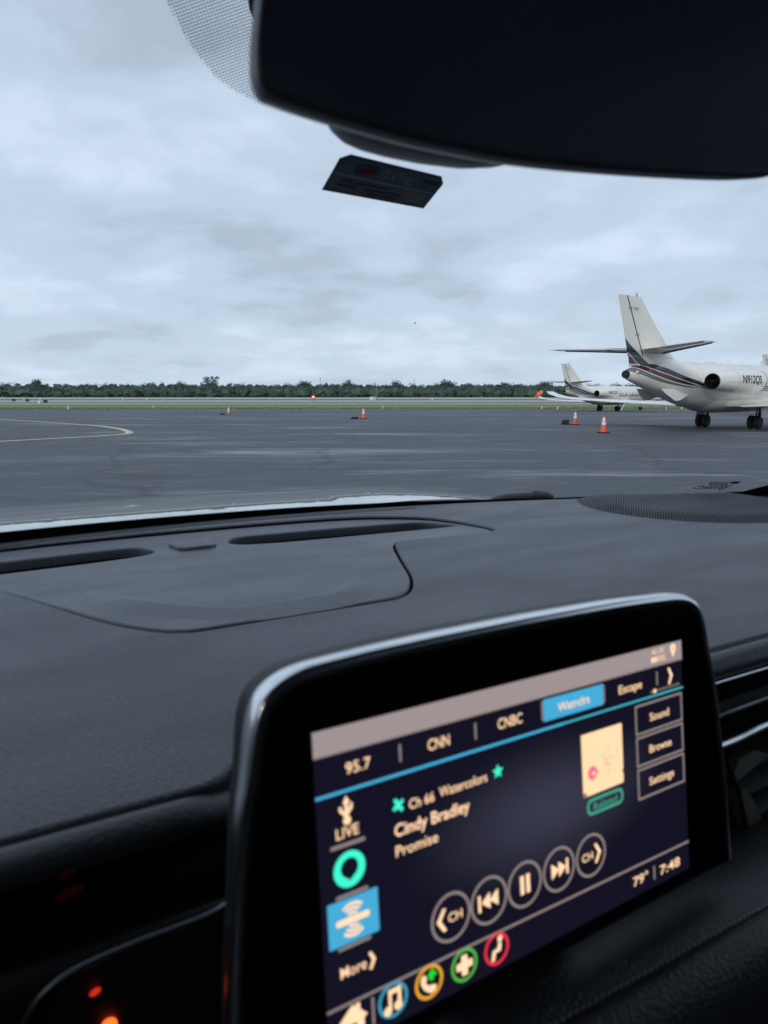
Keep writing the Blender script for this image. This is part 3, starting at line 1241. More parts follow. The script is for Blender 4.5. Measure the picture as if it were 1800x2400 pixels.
def airfoil(le, te, y, z, th, n=9, vert=False):
    """Closed section between leading and trailing edge."""
    up, lo = [], []
    c = te - le
    for i in range(n):
        t = 0.5 - 0.5 * math.cos(math.pi * i / (n - 1))
        yt = th * 2.6 * (0.2969 * math.sqrt(t) - 0.126 * t - 0.3516 * t * t + 0.2843 * t ** 3 - 0.1015 * t ** 4)
        up.append((le + c * t, yt))
        lo.append((le + c * t, -yt * 0.8))
    sec = up + lo[1:-1][::-1]
    if vert:
        return [(a, b * 1.1, z) for a, b in sec]
    return [(a, y, z + b) for a, b in sec]


def make_jet(label, loc, rz, group, registration=None):
    J = empty('business_jet', loc, rz, label, 'jet', group)
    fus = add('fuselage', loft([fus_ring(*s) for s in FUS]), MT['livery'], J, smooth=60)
    # cabin door outline, windows, beacon, small aerials
    for s in (-1, 1):
        for k in range(7):
            x = 0.95 + k * 0.70
            pts = []
            for i in range(18):
                a = 6.283 * i / 18
                dx, dz = 0.16 * math.cos(a), 0.22 * math.sin(a)
                z = 2.12 + dz
                pts.append((x + dx, s * (fus_y(x + dx, z) + 0.012), z))
            bm = bmesh.new()
            bm.faces.new([bm.verts.new(q) for q in pts])
            bmesh.ops.recalc_face_normals(bm, faces=bm.faces[:])
            add('window', bm, MT['jetwindow'], fus)
        # cockpit side pane
        bm = bmesh.new()
        P = [(5.75, 2.28), (6.15, 2.45), (6.55, 2.42), (6.75, 2.24), (6.3, 2.16)]
        bm.faces.new([bm.verts.new((x, s * (fus_y(x, z) + 0.014), z)) for x, z in P])
        add('cockpit_pane', bm, MT['jetwindow'], fus)
    # skin joints: thin raised bands round the tail and aft cabin
    for x in (-7.25, -4.05, 0.35, 4.2):
        bm = bmesh.new()
        zt, zb, w = fus_at(x)
        r0 = fus_ring(x - 0.012, zt + 0.003, zb - 0.003, w + 0.003)
        r1 = fus_ring(x + 0.012, zt + 0.003, zb - 0.003, w + 0.003)
        loft([r0, r1], cap0=False, cap1=False, bm=bm)
        add('skin_joint', bm, MT['joint'], fus, smooth=60)
    bm = bmesh.new()
    cyl_bm(bm, (-0.6, 0, 2.83), (-0.6, 0, 2.98), 0.07, 0.05, 10)
    bmesh.ops.create_uvsphere(bm, u_segments=10, v_segments=6, radius=0.055, matrix=Matrix.Translation((-0.6, 0, 3.0)))
    add('beacon', bm, MT['whitepaint'], fus, smooth=40)
    for c, q in (((-2.3, 0, 2.86), (0.55, 0.04, 0.05)), ((-1.6, 0.1, 2.86), (0.5, 0.04, 0.05)), ((2.6, 0, 2.93), (0.3, 0.03, 0.2))):
        add('aerial', box(c, q), MT['whitepaint'], fus)
    # tail-cone exhaust
    bm = bmesh.new()
    cyl_bm(bm, (-8.40, 0, 2.25), (-8.30, 0, 2.25), 0.145, 0.16, 18)
    add('tail_outlet', bm, MT['jetdark'], fus, smooth=40)
    bm = bmesh.new()
    cyl_bm(bm, (-7.98, -0.27, 2.34), (-8.04, -0.27, 2.34), 0.06, 0.045, 10)
    add('tail_lamp', bm, MT['whitepaint'], fus)
    # fin and rudder
    def fin_edge(z):
        return interp(z, [(2.55, -8.18, -3.4), (2.75, -8.21, -4.0), (2.9, -8.25, -4.92), (3.1, -8.31, -5.28), (3.49, -8.45, -5.67), (4.22, -8.71, -6.57), (5.16, -9.06, -7.62)])
    def hinge(z):
        return -7.40 - (z - 3.05) * 0.565
    zs = [2.55, 2.7, 2.8, 2.9, 2.94, 2.944, 3.0, 3.1, 3.3, 3.6, 4.0, 4.4, 4.8, 5.12, 5.16]
    rings = []
    for z in zs:
        te, le = fin_edge(z)
        h = hinge(z) + 0.02 if z > 2.942 else te + 0.02
        th = 0.20 * min(1.0, (le - te) / 3.0) * (0.6 if z > 5.13 else 1)
        rings.append([(q[0], q[1] * 1.0, z) for q in airfoil(le, h, 0, z, th, vert=True)])
    fin = add('fin', loft(rings), MT['livery'], J, smooth=40)
    rings = []
    for z in [2.948, 3.1, 3.3, 3.6, 4.0, 4.4, 4.8, 5.12, 5.15]:
        te, le = fin_edge(z)
        h = hinge(z) - 0.02
        rings.append([(h, 0.05, z), (h + 0.006, 0, z), (h, -0.05, z), (te, -0.012, z), (te, 0.012, z)])
    rud = add('rudder', loft(rings), MT['livery'], J, smooth=30)
    bm = bmesh.new()
    rr = []
    for z in (2.95, 5.14):
        h = hinge(z)
        rr.append([(h + 0.024, 0.064, z), (h - 0.018, 0.060, z), (h - 0.018, -0.060, z), (h + 0.024, -0.064, z)])
    add('hinge_gap', loft(rr), MT['jetdark'], rud)
    for z in (3.75, 4.72):
        for s in (-1, 1):
            add('hinge', box((hinge(z), s * 0.07, z), (0.20, 0.03, 0.035)), MT['steel'], rud)
    for s in (-1, 1):
        add('fin_intake', box((-7.95, s * 0.075, 4.72), (0.24, 0.03, 0.035)), MT['steel'], fin)
    bm = bmesh.new()
    cyl_bm(bm, (-7.9, 0, 5.14), (-7.9, 0, 5.28), 0.035, n=8)
    add('fin_lamp', bm, MT['steel'], fin)
    # tailplane
    for s in (-1, 1):
        secs = [(0.05, -5.75, -7.50, 3.20, 0.26), (1.2, -6.52, -7.98, 3.235, 0.19), (2.4, -7.33, -8.50, 3.27, 0.13), (3.15, -7.86, -8.82, 3.29, 0.09), (3.38, -8.10, -8.90, 3.295, 0.03)]
        tp = add('tailplane', loft([airfoil(le, te, s * y, z, th) for y, le, te, z, th in secs]), MT['jetwhite'], J, smooth=40)
        lo = [[(le + 0.012, s * y, z + 0.02), (le - 0.16, s * y, z + th * 0.50 + 0.012), (le - 0.16, s * y, z - th * 0.40 - 0.012)] for y, le, te, z, th in secs[:-1]]
        add('deice_boot', loft(lo), MT['boot'], tp, smooth=60)
        el = []
        for y, le, te, z, th in secs[1:-1]:
            xh = te + 0.30 * (le - te)
            el.append([(xh, s * y, z + th * 0.42), (te - 0.02, s * y, z + 0.006), (te - 0.02, s * y, z - 0.012), (xh, s * y, z - th * 0.36)])
        add('elevator', loft(el), mat('elevator_grey', (0.40, 0.41, 0.41), 0.35, var=0.06, vscale=3) if 'elev' not in MT else MT['elev'], tp, smooth=30)
        # ventral strake
        P = [(-6.75, 1.72), (-6.45, 1.50), (-5.93, 1.24), (-5.6, 1.26), (-4.75, 1.50), (-4.9, 1.66)]
        y0 = 0.50
        r0 = [(x, s * (y0 + (1.75 - z) * 0.35 + 0.025), z) for x, z in P]
        r1 = [(x, s * (y0 + (1.75 - z) * 0.35 - 0.025), z) for x, z in P]
        add('ventral_strake', loft([r0, r1]), MT['jetwhite'], J)
        # wing, turned up at the tip
        secs = [(0.7, 2.2, -2.25, 0.98, 0.40), (1.5, 1.75, -2.15, 1.0, 0.36), (4.5, 0.15, -2.1, 1.13, 0.24), (7.2, -1.15, -2.35, 1.27, 0.14), (7.9, -1.55, -2.5, 1.36, 0.10), (8.3, -1.85, -2.62, 1.50, 0.07), (8.48, -2.1, -2.7, 1.64, 0.03)]
        wg = add('wing', loft([airfoil(le, te, s * y, z, th) for y, le, te, z, th in secs]), MT['jetwhite'], J, smooth=40)
        fl = []
        for y, le, te, z, th in secs[1:4]:
            xh = te + 0.22 * (le - te)
            fl.append([(xh, s * y, z + th * 0.16), (te - 0.03, s * y, z + 0.0), (te - 0.03, s * y, z - 0.025), (xh, s * y, z - th * 0.20)])
        add('flap', loft(fl), MT['jetwhite'], wg, smooth=30)
        # engine nacelle on its pylon
        yc, zc = s * 1.42, 2.05
        prof = [(-4.55, 0.30), (-4.4, 0.335), (-3.9, 0.40), (-3.2, 0.47), (-2.4, 0.51), (-1.5, 0.515), (-1.0, 0.48), (-0.78, 0.44), (-0.66, 0.385), (-0.68, 0.34), (-0.9, 0.32), (-1.3, 0.33)]
        n = 72
        rings = [[(x, yc + r * math.cos(6.28318 * i / n), zc - 0.02 * min(0, x + 2.5) * -1 + r * math.sin(6.28318 * i / n)) for i in range(n)] for x, r in prof]
        nac = add('nacelle', loft(rings, cap0=False), MT['jetwhite'], J, smooth=50)
        zx = zc + 0.02 * (-4.55 + 2.5)
        inner = [[(x, yc + r * math.cos(6.28318 * i / n), zx + r * math.sin(6.28318 * i / n)) for i in range(n)] for x, r in ((-4.60, 0.302), (-4.56, 0.318), (-4.50, 0.315))]
        add('exhaust_rim', loft(inner, cap0=False, cap1=False), MT['jetdark'], nac, smooth=50)
        inner = [[(x, yc + r * math.cos(6.28318 * i / n), zx + r * math.sin(6.28318 * i / n)) for i in range(n)] for x, r in ((-4.59, 0.30), (-4.3, 0.27), (-3.9, 0.24))]
        add('exhaust_duct', loft(inner, cap0=False), MT['jetdark'], nac, smooth=50)
        bm = bmesh.new()
        cyl_bm(bm, (-4.62, yc, zx), (-4.0, yc, zx), 0.03, 0.15, 16)
        add('exhaust_cone', bm, MT['jetdark'], nac, smooth=50)
        lip = [[(x, yc + r * math.cos(6.28318 * i / n), zc + r * math.sin(6.28318 * i / n)) for i in range(n)] for x, r in ((-0.86, 0.462), (-0.76, 0.441), (-0.645, 0.385), (-0.66, 0.345))]
        add('intake_lip', loft(lip, cap0=False, cap1=False), MT['jetgrey'], nac, smooth=60)
        rings = [[(x, s * y, zz) for x, zz in ((-4.5, 1.95), (-4.1, 2.03), (-1.2, 2.08), (-0.9, 2.02), (-1.2, 1.93), (-4.1, 1.86))] for y in (0.55, 1.15)]
        add('pylon', loft(rings), MT['livery'], J, smooth=30)
        if registration:
            tm = text_mesh(registration, 1.54, 0.34, bold=0.012)
            tb = bmesh.new()
            tb.from_mesh(tm)
            for q in range(-5, 6):
                bmesh.ops.bisect_plane(tb, geom=tb.verts[:] + tb.edges[:] + tb.faces[:], plane_co=(0, q * 0.03, 0), plane_no=(0, 1, 0))
            tb.to_mesh(tm)
            tb.free()
            for v in tm.vertices:
                x, z = v.co.x * (-s), v.co.y
                xx = -2.22 + x
                # wrap the flat print round the cowling
                r = interp(xx, [(a, b) for a, b in prof[:10]])[0] + 0.012
                zz = zc + 0.07 + z
                yy = math.sqrt(max(0.01, r * r - (zz - zc) ** 2))
                v.co = (xx, yc + s * yy, zz)
            add('registration', tm, MT['lettering'], nac)
        # cowl seams
        for x in (-3.25, -1.02):
            bm = bmesh.new()
            r = interp(x, prof[:9])[0] + 0.003
            loft([[(x + d, yc + r * math.cos(6.28318 * i / n), zc + (0.02 * (x + 2.5) if x < -2.5 else 0) + r * math.sin(6.28318 * i / n)) for i in range(n)] for d in (-0.012, 0.012)], cap0=False, cap1=False, bm=bm)
            add('cowl_seam', bm, MT['joint'], nac, smooth=60)
        # main gear
        gy = s * 1.2
        bm = bmesh.new()
        cyl_bm(bm, (0.25, gy, 1.0), (0.12, gy, 0.42), 0.075, 0.065, 12)
        cyl_bm(bm, (0.12, gy, 0.46), (-0.22, gy, 0.30), 0.06, 0.05, 10)
        cyl_bm(bm, (-0.1, gy, 0.9), (-0.2, gy, 0.32), 0.035, n=8)
        cyl_bm(bm, (-0.22, gy - 0.24, 0.29), (-0.22, gy + 0.24, 0.29), 0.05, n=10)
        leg = add('main_gear', bm, MT['geardark'], J, smooth=40)
        for dy in (-0.155, 0.155):
            bm = bmesh.new()
            rg = []
            for yy, r in ((-0.10, 0.16), (-0.10, 0.24), (-0.075, 0.285), (0, 0.295), (0.075, 0.285), (0.10, 0.24), (0.10, 0.16)):
                rg.append([(-0.22 + r * math.cos(6.28318 * i / 24), gy + dy + yy, 0.29 + r * math.sin(6.28318 * i / 24)) for i in range(24)])
            add('tyre', loft(rg), MT['rubber'], leg, smooth=40)
            bm = bmesh.new()
            cyl_bm(bm, (-0.22, gy + dy - 0.104, 0.29), (-0.22, gy + dy + 0.104, 0.29), 0.12, n=16)
            add('wheel_hub', bm, MT['jetdark'], leg, smooth=40)
        add('gear_door', box((0.0, gy + s * 0.28, 0.72), (0.62, 0.03, 0.50), Matrix.Rotation(s * R(8), 3, 'X'), bevel=0.01), MT['jetwhite'], leg)
    # belly fairing
    rings = []
    for x, zb, w in ((-3.6, 0.98, 0.35), (-3.0, 0.78, 0.75), (-2.0, 0.70, 0.98), (0, 0.68, 1.04), (2.2, 0.70, 1.0), (3.4, 0.82, 0.7), (4.0, 0.92, 0.3)):
        rings.append([(x, w * math.cos(a), 1.22 + (1.22 - zb) * min(0, math.sin(a)) * 1.0 + 0.12 * max(0, math.sin(a))) for a in lin(0, 6.28318 * 27 / 28, 28)])
    add('belly_fairing', loft(rings), MT['livery'], J, smooth=50)
    # nose gear
    bm = bmesh.new()
    cyl_bm(bm, (6.3, 0, 1.0), (6.2, 0, 0.30), 0.06, n=10)
    cyl_bm(bm, (6.2, -0.16, 0.23), (6.2, 0.16, 0.23), 0.035, n=8)
    leg = add('nose_gear', bm, MT['steel'], J, smooth=40)
    for dy in (-0.11, 0.11):
        rg = []
        for yy, r in ((-0.06, 0.1), (-0.06, 0.19), (0, 0.23), (0.06, 0.19), (0.06, 0.1)):
            rg.append([(6.2 + r * math.cos(6.28318 * i / 20), dy + yy, 0.23 + r * math.sin(6.28318 * i / 20)) for i in range(20)])
        add('tyre', loft(rg), MT['rubber'], leg, smooth=40)
    return J


MT['elev'] = mat('elevator_grey', (0.52, 0.52, 0.51), 0.35, var=0.06, vscale=3)
JR = R(38)
jet = make_jet('white business jet with N912QS on its engine, nearest on the apron', (15.8, 33.31, 0), JR, 'business jets parked on the apron', 'N912QS')
j2 = dup(jet)
j2.location = (28.5, 92.5, gz(92.5))
j2.scale = (1.09, 1.09, 1.09)
j2['label'] = 'smaller-looking white jet seen whole, behind the tail of the nearest jet'
j3 = dup(jet)
j3.location = (38.9, 67.8, gz(67.8))
j3['label'] = 'white jet showing only its fin top above the nearest jet\'s fuselage'
# thin white pole leaning by the farther jet's wheels
bm = bmesh.new()
cyl_bm(bm, (0, 0, 0.0), (1.0, 0, 2.25), 0.045, 0.035, 8)
bm2 = empty('marker_pole', (27.3, 84.5, gz(84.5)), 0, 'thin white pole leaning beside the farther jet\'s main wheels', 'pole')
add('rod', bm, MT['whitepaint'], bm2, smooth=40)
bm = bmesh.new()
cyl_bm(bm, (0, 0, 0), (0, 0, 0.12), 0.22, 0.16, 12)
add('foot', bm, MT['rubber'], bm2)

# ------------------------------------------------------------------ the car (local frame: x right, y forward, z up; driver's eye over the origin)
car = empty('car', (0, 0, 0), R(30), 'dark car seen from its driver seat: dashboard, lit screen, mirror, windshield and bonnet', 'car')
ZD = EYE - 0.175                                   # top of the dashboard


def db(x):                                         # windshield edge of the dashboard
    return 0.993 - 0.31 * (x - 0.33) ** 2


def glass_y(x, z):                                 # z above the ground
    return db(x) + 0.02 - 1.22 * (z - EYE + 0.18)


def gp(x, z, off=0.0):
    """Point on the inner face of the windshield; off moves it into the cabin."""
    n = Vector((0, -1, -1.22)).normalized()
    return Vector((x, glass_y(x, z), z)) + n * off


SEAM = 0.300
CX = 0.225                                         # car centre line

def scl(P, k, dx=0.0):
    out = []
    N = len(P)
    if sum(P[i - 1][0] * P[i][1] - P[i][0] * P[i - 1][1] for i in range(N)) < 0:
        k = -k
    for i, p in enumerate(P):
        q = Vector(P[(i + 1) % N]) - Vector(P[i - 1])
        n = Vector((q.y, -q.x)).normalized()
        out.append((p[0] - n.x * k, p[1] - n.y * k))
    return out


# --- dashboard top skin with openings
hud_half = [(0.225, 0.522), (0.300, 0.5215), (0.322, 0.526), (0.343, 0.544), (0.368, 0.583), (0.398, 0.650), (0.424, 0.706), (0.436, 0.727), (0.452, 0.737), (0.500, 0.734), (0.561, 0.731),
            (0.590, 0.735), (0.597, 0.760), (0.588, 0.815), (0.566, 0.865), (0.520, 0.902), (0.466, 0.925), (0.380, 0.938), (0.300, 0.943), (0.225, 0.944)]
hud = hud_half + [(2 * CX - x, y) for x, y in hud_half[1:-1][::-1]]
hud = [(v.x, v.y) for v in catmull([(x, y, 0) for x, y in hud], 4, True)]
skin = [(-0.95, SEAM + 0.004), (0.082, SEAM + 0.004), (0.092, SEAM + 0.008), (0.101, SEAM + 0.018), (0.115, SEAM + 0.038), (0.40, SEAM + 0.035), (0.415, SEAM + 0.02), (0.425, SEAM + 0.004), (1.32, SEAM + 0.004)] + [(x, db(x)) for x in lin(1.32, -0.95, 40)]
dash = add('dashboard', plate([skin, hud], 0.012, 0.003, offset=-0.003), MT['dash'], car, smooth=50)
dash.location = (0, 0, ZD - 0.009)


def slot(x0, x1, y0, y1, bow, r):
    n = 14
    top = [(x, y1 - bow * (x - CX) ** 2) for x in lin(x0, x1, n)]
    bot = [(x, y0 - bow * (x - CX) ** 2) for x in lin(x1, x0, n)]
    lp = round_poly(top + bot, r, 4)
    return lp


slotL = [(-0.115, 0.800), (0.00, 0.807), (0.10, 0.814), (0.158, 0.824), (0.176, 0.838), (0.174, 0.856), (0.158, 0.874), (0.10, 0.872), (0.0, 0.864), (-0.09, 0.850), (-0.113, 0.82)]
slotL = [(v.x, v.y) for v in catmull([(x, y, 0) for x, y in slotL], 4, True)]
slotR = [(2 * CX - x, y) for x, y in slotL][::-1]
ctr = [(0.207, 0.830), (0.213, 0.826), (0.240, 0.826), (0.247, 0.830), (0.252, 0.860), (0.245, 0.868), (0.210, 0.868), (0.203, 0.860)]
pan = add('centre_cover', plate([[(x, y - 0.522) for x, y in lp] for lp in (hud, slotL, slotR)], 0.010, 0.0025, offset=-0.0050), MT['panel'], car, smooth=50)
pan.location = (0, 0.522, ZD - 0.0068)
pan.rotation_euler = (-math.atan(0.0055 / 0.42), 0, 0)
# shallow pressed crease on the cover
cp = catmull([(0.072, 0.700, 0), (0.105, 0.645, 0), (0.150, 0.585, 0), (0.185, 0.560, 0), (0.225, 0.557, 0), (0.275, 0.560, 0), (0.305, 0.585, 0), (0.345, 0.645, 0), (0.378, 0.700, 0)], 6)
bm = bmesh.new()
rings = []
for i, p in enumerate(cp):
    d = (cp[min(i + 1, len(cp) - 1)] - cp[max(i - 1, 0)]).normalized()
    n = Vector((-d.y, d.x, 0))
    e = smoothstep(0, 9, i) * smoothstep(0, 9, len(cp) - 1 - i)
    rings.append([p + n * 0.011 * u + Vector((0, -0.522, 0.0073 + e * h)) for u, h in ((-3.2, -0.0004), (-2.0, 0.0009), (-1.0, 0.0024), (-0.4, 0.0031), (0, 0.0031), (0.95, 0.0003), (1.2, -0.0006))])
cr = add('cover_crease', loft(rings, closed=False), MT['panel'], pan, smooth=80)
# outlet duct walls below the two long openings
for lp in (slotL, slotR):
    lp = [(x, y - 0.522) for x, y in lp]
    bm = loft([[(x, y, -0.003) for x, y in lp], [(x, y + 0.006, -0.05) for x, y in lp]], cap0=False, cap1=True)
    add('defroster_duct', bm, MT['black'], pan, smooth=50)
    for k in range(7):
        t = (k + 0.5) / 7
        xs = [p[0] for p in lp]
        x = min(xs) + (max(xs) - min(xs)) * t
        ys = [p[1] for p in lp if abs(p[0] - x) < 0.03]
        add('duct_vane', box((x, (min(ys) + max(ys)) / 2, -0.036), (0.002, max(ys) - min(ys) - 0.008, 0.022)), MT['black'], pan)
sens = add('sun_sensor', plate([round_poly(ctr, 0.004, 4)], 0.010, 0.0025), MT['panel'], pan, smooth=50)
sens.location = (0, -0.522, 0.004)
# black tray below the gap
add('gap_tray', box((CX, 0.735, -0.055), (0.78, 0.46, 0.004)), MT['black'], dash)
add('gap_liner', loft([[(x, y, 0.0066) for x, y in scl(hud, 0.0007)], [(x, y, -0.05) for x, y in scl(hud, 0.0007)]], cap0=False, cap1=False), MT['black'], dash, smooth=60)  # black wall added so the gap reads as deep shade
# stiffening rail along the windshield side of the cover
rail = catmull([(x, 0.953 - 0.20 * (x - 0.27) ** 2, 0.0035) for x in lin(-0.30, 0.62, 12)], 3)
# narrow dark groove between cover and windshield
bm = bmesh.new()
gr = [(x, 0.962 - 0.28 * (x - 0.33) ** 2) for x in lin(-0.8, 0.60, 40)]
rings = [[(x, y - 0.003, 0.0085), (x, y, 0.0102), (x, y + 0.003, 0.0085)] for x, y in gr]
add('dash_bead', loft(rings, closed=False), MT['dark'], dash, smooth=60)

# speaker grille on the passenger side
GC, GR = (1.005, 0.755), 0.182


def grille_z(x, y):
    d = math.hypot(x - GC[0], y - GC[1]) / GR
    return 0.0075 * (1 - smoothstep(0.74, 1.0, d)) * (1 if d < 1 else 0) + 0.008


def grille_in(x, y):
    return math.hypot(x - GC[0], y - GC[1]) < GR and y < db(x) - 0.004


bm = bmesh.new()
V = {}
NG, NR = 64, 12
for j in range(NR + 1):
    for i in range(NG):
        a = 6.28318 * i / NG
        r = GR * j / NR
        x, y = GC[0] + r * math.cos(a), GC[1] + r * math.sin(a)
        lim = db(x) - 0.003
        y = min(y, lim)
        V[i, j] = bm.verts.new((x, y, grille_z(x, y)))
for j in range(NR):
    for i in range(NG):
        k = (i + 1) % NG
        try:
            bm.faces.new((V[i, j], V[k, j], V[k, j + 1], V[i, j + 1]))
        except ValueError:
            pass
bmesh.ops.remove_doubles(bm, verts=bm.verts[:], dist=1e-5)
bmesh.ops.recalc_face_normals(bm, faces=bm.faces[:])
grl = add('speaker_grille', bm, MT['panel'], car, smooth=40)
grl.location = (0, 0, ZD - 0.009)
bm = bmesh.new()
P = 0.0042
ca, sa = math.cos(R(-18)), math.sin(R(-18))
for i in range(-60, 61):
    for j in range(-60, 61):
        u = (i + 0.5 * (j % 2)) * P
        v = j * P * 0.866
        x, y = GC[0] + u * ca - v * sa, GC[1] + u * sa + v * ca
        if math.hypot(x - GC[0], y - GC[1]) < GR - 0.004 and y < db(x) - 0.008:
            z = grille_z(x, y) + 0.0006
            r = P * 0.40
            bm.faces.new([bm.verts.new((x + r * math.cos(k * 1.0472), y + r * math.sin(k * 1.0472), grille_z(x + r * math.cos(k * 1.0472), y + r * math.sin(k * 1.0472)) + 0.0006)) for k in range(6)])
add('perforations', bm, MT['black'], grl, kind='stuff')

# --- padded dash front: rolled edge under the seam, then the dark lower fascia
PROF = [(0.3040, -0.0004), (0.3022, -0.0024), (0.3006, -0.0010), (0.2980, 0.0004), (0.2940, 0.0006), (0.2895, -0.0008), (0.2860, -0.0042), (0.2848, -0.0085), (0.2870, -0.0125), (0.2930, -0.0155), (0.3050, -0.0165)]


def roll(name, x0, x1, n, m, dip=None, parent=car):
    rings = []
    for x in lin(x0, x1, n):
        k = dip(x) if dip else 0.0
        rings.append([(x, y + k * 0.8, ZD + z - k * 0.55) for y, z in PROF])
    return add(name, loft(rings, closed=False), m, parent, smooth=70)


MT['roll'] = mat('padded_dash_edge', (0.036, 0.040, 0.048), 0.45, var=0.12, vscale=18, bump=0.35, bscale=500)
rl = roll('padded_edge', -0.95, 0.094, 48, MT['roll'], lambda x: 0.016 * smoothstep(0.066, 0.094, x))
rr_ = roll('padded_edge', 0.415, 1.32, 30, MT['roll'])
fas = add('lower_fascia', box((CX, 0.36, EYE - 0.50), (2.3, 0.10, 0.56)), MT['black'], car)
add('glossy_strip', loft([[(x, 0.293, EYE - 0.181), (x, 0.2875, EYE - 0.190), (x, 0.2915, EYE - 0.224), (x, 0.30, EYE - 0.232)] for x in lin(0.42, 1.3, 8)], closed=False), MT['gloss'], fas, smooth=50)
fas_l = add('driver_fascia', loft([[(x, 0.289, EYE - 0.2195), (x, 0.284, EYE - 0.235), (x, 0.292, EYE - 0.30), (x, 0.30, EYE - 0.42)] for x in lin(-0.6, 0.10, 8)], closed=False), MT['dark'], fas, smooth=50)
# slim bright line and thick bright bar, passenger side
add('trim_line', tube_mesh([(x, 0.2875, EYE - 0.1905 - 0.004 * (x - 0.42)) for x in lin(0.42, 1.3, 12)], 0.0011, 2), MT['chrome'], fas, smooth=60)
add('trim_bar', tube_mesh(catmull([(0.425, 0.288, EYE - 0.2385), (0.45, 0.2875, EYE - 0.2375), (0.475, 0.287, EYE - 0.2350), (0.50, 0.2865, EYE - 0.2345), (0.60, 0.286, EYE - 0.2340), (1.2, 0.286, EYE - 0.234)], 5), 0.0030, 3), MT['chrome'], fas, smooth=60)
# dull metal line that curls down round the driver's cluster of switches
add('trim_curve', tube_mesh(catmull([(-0.006, 0.275, EYE - 0.262), (-0.003, 0.271, EYE - 0.241), (0.002, 0.2700, EYE - 0.2300), (0.009, 0.2695, EYE - 0.2203), (0.021, 0.2690, EYE - 0.2150), (0.043, 0.2690, EYE - 0.2130), (0.070, 0.2695, EYE - 0.2128), (0.082, 0.274, EYE - 0.2135)], 6), 0.0016, 3), MT['darkchrome'], fas, smooth=60)
bm = bmesh.new()
rings = []
for x, k in [(v, 0) for v in lin(-0.3, 0.09, 10)]:
    rings.append([(x, 0.279, EYE - 0.2145), (x, 0.2735, EYE - 0.2165), (x, 0.2725, EYE - 0.222), (x, 0.277, EYE - 0.26), (x, 0.287, EYE - 0.34)])
add('switch_panel', loft(rings, closed=False), MT['dark'], fas, smooth=60)


def lens(c, sx, sz, m, name='red_lamp_and_glint', rot=0.0):
    bm = bmesh.new()
    bmesh.ops.create_uvsphere(bm, u_segments=14, v_segments=8, radius=1, matrix=Matrix.Translation(c) @ Matrix.Rotation(rot, 4, 'Y') @ Matrix.Diagonal((sx, 0.0015, sz, 1)))
    return add(name, bm, m, fas, smooth=60)


lens((0.0270, 0.2715, EYE - 0.2295), 0.0022, 0.0008, EM['led'], rot=R(-18))
lens((0.0316, 0.2745, EYE - 0.2493), 0.0030, 0.0030, EM['ledhot'])
lens((0.0215, 0.2835, EYE - 0.1925), 0.0055, 0.0020, EM['ledglint'], rot=R(-12))  # no lamp here: glowing spot imitates a red reflection on glossy trim
lens((0.0210, 0.2835, EYE - 0.1845), 0.0035, 0.0011, EM['ledglint'], rot=R(-12))  # second imitated red reflection, smaller

# centre vents beside the screen (passenger side)
vt = add('air_vent', loft([[(0.43, y, EYE - 0.2445), (0.60, y, EYE - 0.243), (0.60, y, EYE - 0.36), (0.45, y, EYE - 0.36)] for y in (0.283, 0.309)], cap0=False), MT['black'], car)
for k, (za, zb, xa, xb) in enumerate(((-0.2470, -0.2625, 0.445, 0.478), (-0.2760, -0.310, 0.4545, 0.4745))):
    pass
for (pts, dep) in (([(0.440, -0.2585), (0.4455, -0.2490), (0.464, -0.2470), (0.481, -0.2540), (0.447, -0.2648)], 0.010),
                   ([(0.4475, -0.2765), (0.4545, -0.2728), (0.4665, -0.2850), (0.500, -0.3340), (0.486, -0.3400), (0.4600, -0.2990)], 0.012)):
    r0 = [(x, 0.2815, EYE + z) for x, z in pts]
    r1 = [(x + 0.004, 0.2815 + dep, EYE + z - 0.004) for x, z in pts]
    o = add('vent_vane', loft([r0, r1]), MT['vent'], vt)
MT['ventdeep'] = mat('vent_deep_blue_grey', (0.020, 0.025, 0.033), 0.45, var=0.2, vscale=40)
for k in range(5):
    add('vent_slat', box((0.545, 0.296, EYE - 0.262 - 0.021 * k), (0.15, 0.016, 0.0022), Matrix.Rotation(R(24), 3, 'X')), MT['ventdeep'], vt)
add('vent_rim', tube_mesh([(0.4335, 0.282, EYE - 0.2470), (0.4480, 0.282, EYE - 0.2720), (0.462, 0.282, EYE - 0.305), (0.492, 0.282, EYE - 0.352)], 0.0016, 2), MT['dark'], vt, smooth=60)

# --- infotainment screen on its own stand
SC = Vector((0.2128384, 0.23024601, EYE - 0.18953281))
a_, b_, c_ = 0.05351543, -0.134794, 0.02634299
Rz, Rx, Ry = Matrix.Rotation(a_, 3, 'Z'), Matrix.Rotation(b_, 3, 'X'), Matrix.Rotation(c_, 3, 'Y')
RM = Rz @ Rx @ Ry
ax, nn, az = RM.col[0], RM.col[1], RM.col[2]
SM = Matrix(((ax.x, az.x, -nn.x, SC.x), (ax.y, az.y, -nn.y, SC.y), (ax.z, az.z, -nn.z, SC.z), (0, 0, 0, 1)))   # local x right, y up, z to the viewer
half = [(0, 90.2), (60, 89.6), (100, 88.0), (114, 86.6), (122.5, 83.8), (128.5, 79.6), (132.0, 74.0), (134.3, 66.5), (137.2, 52), (141.6, 34), (145.4, 4), (148.2, -22), (149.8, -50), (150.4, -70)]
arch = [(x / 1000, y / 1000) for x, y in half]
arch = [(v.x, v.y) for v in catmull([(x, y, 0) for x, y in arch], 4)]
arch_full = [(-x, y) for x, y in arch[::-1]] + arch[1:]


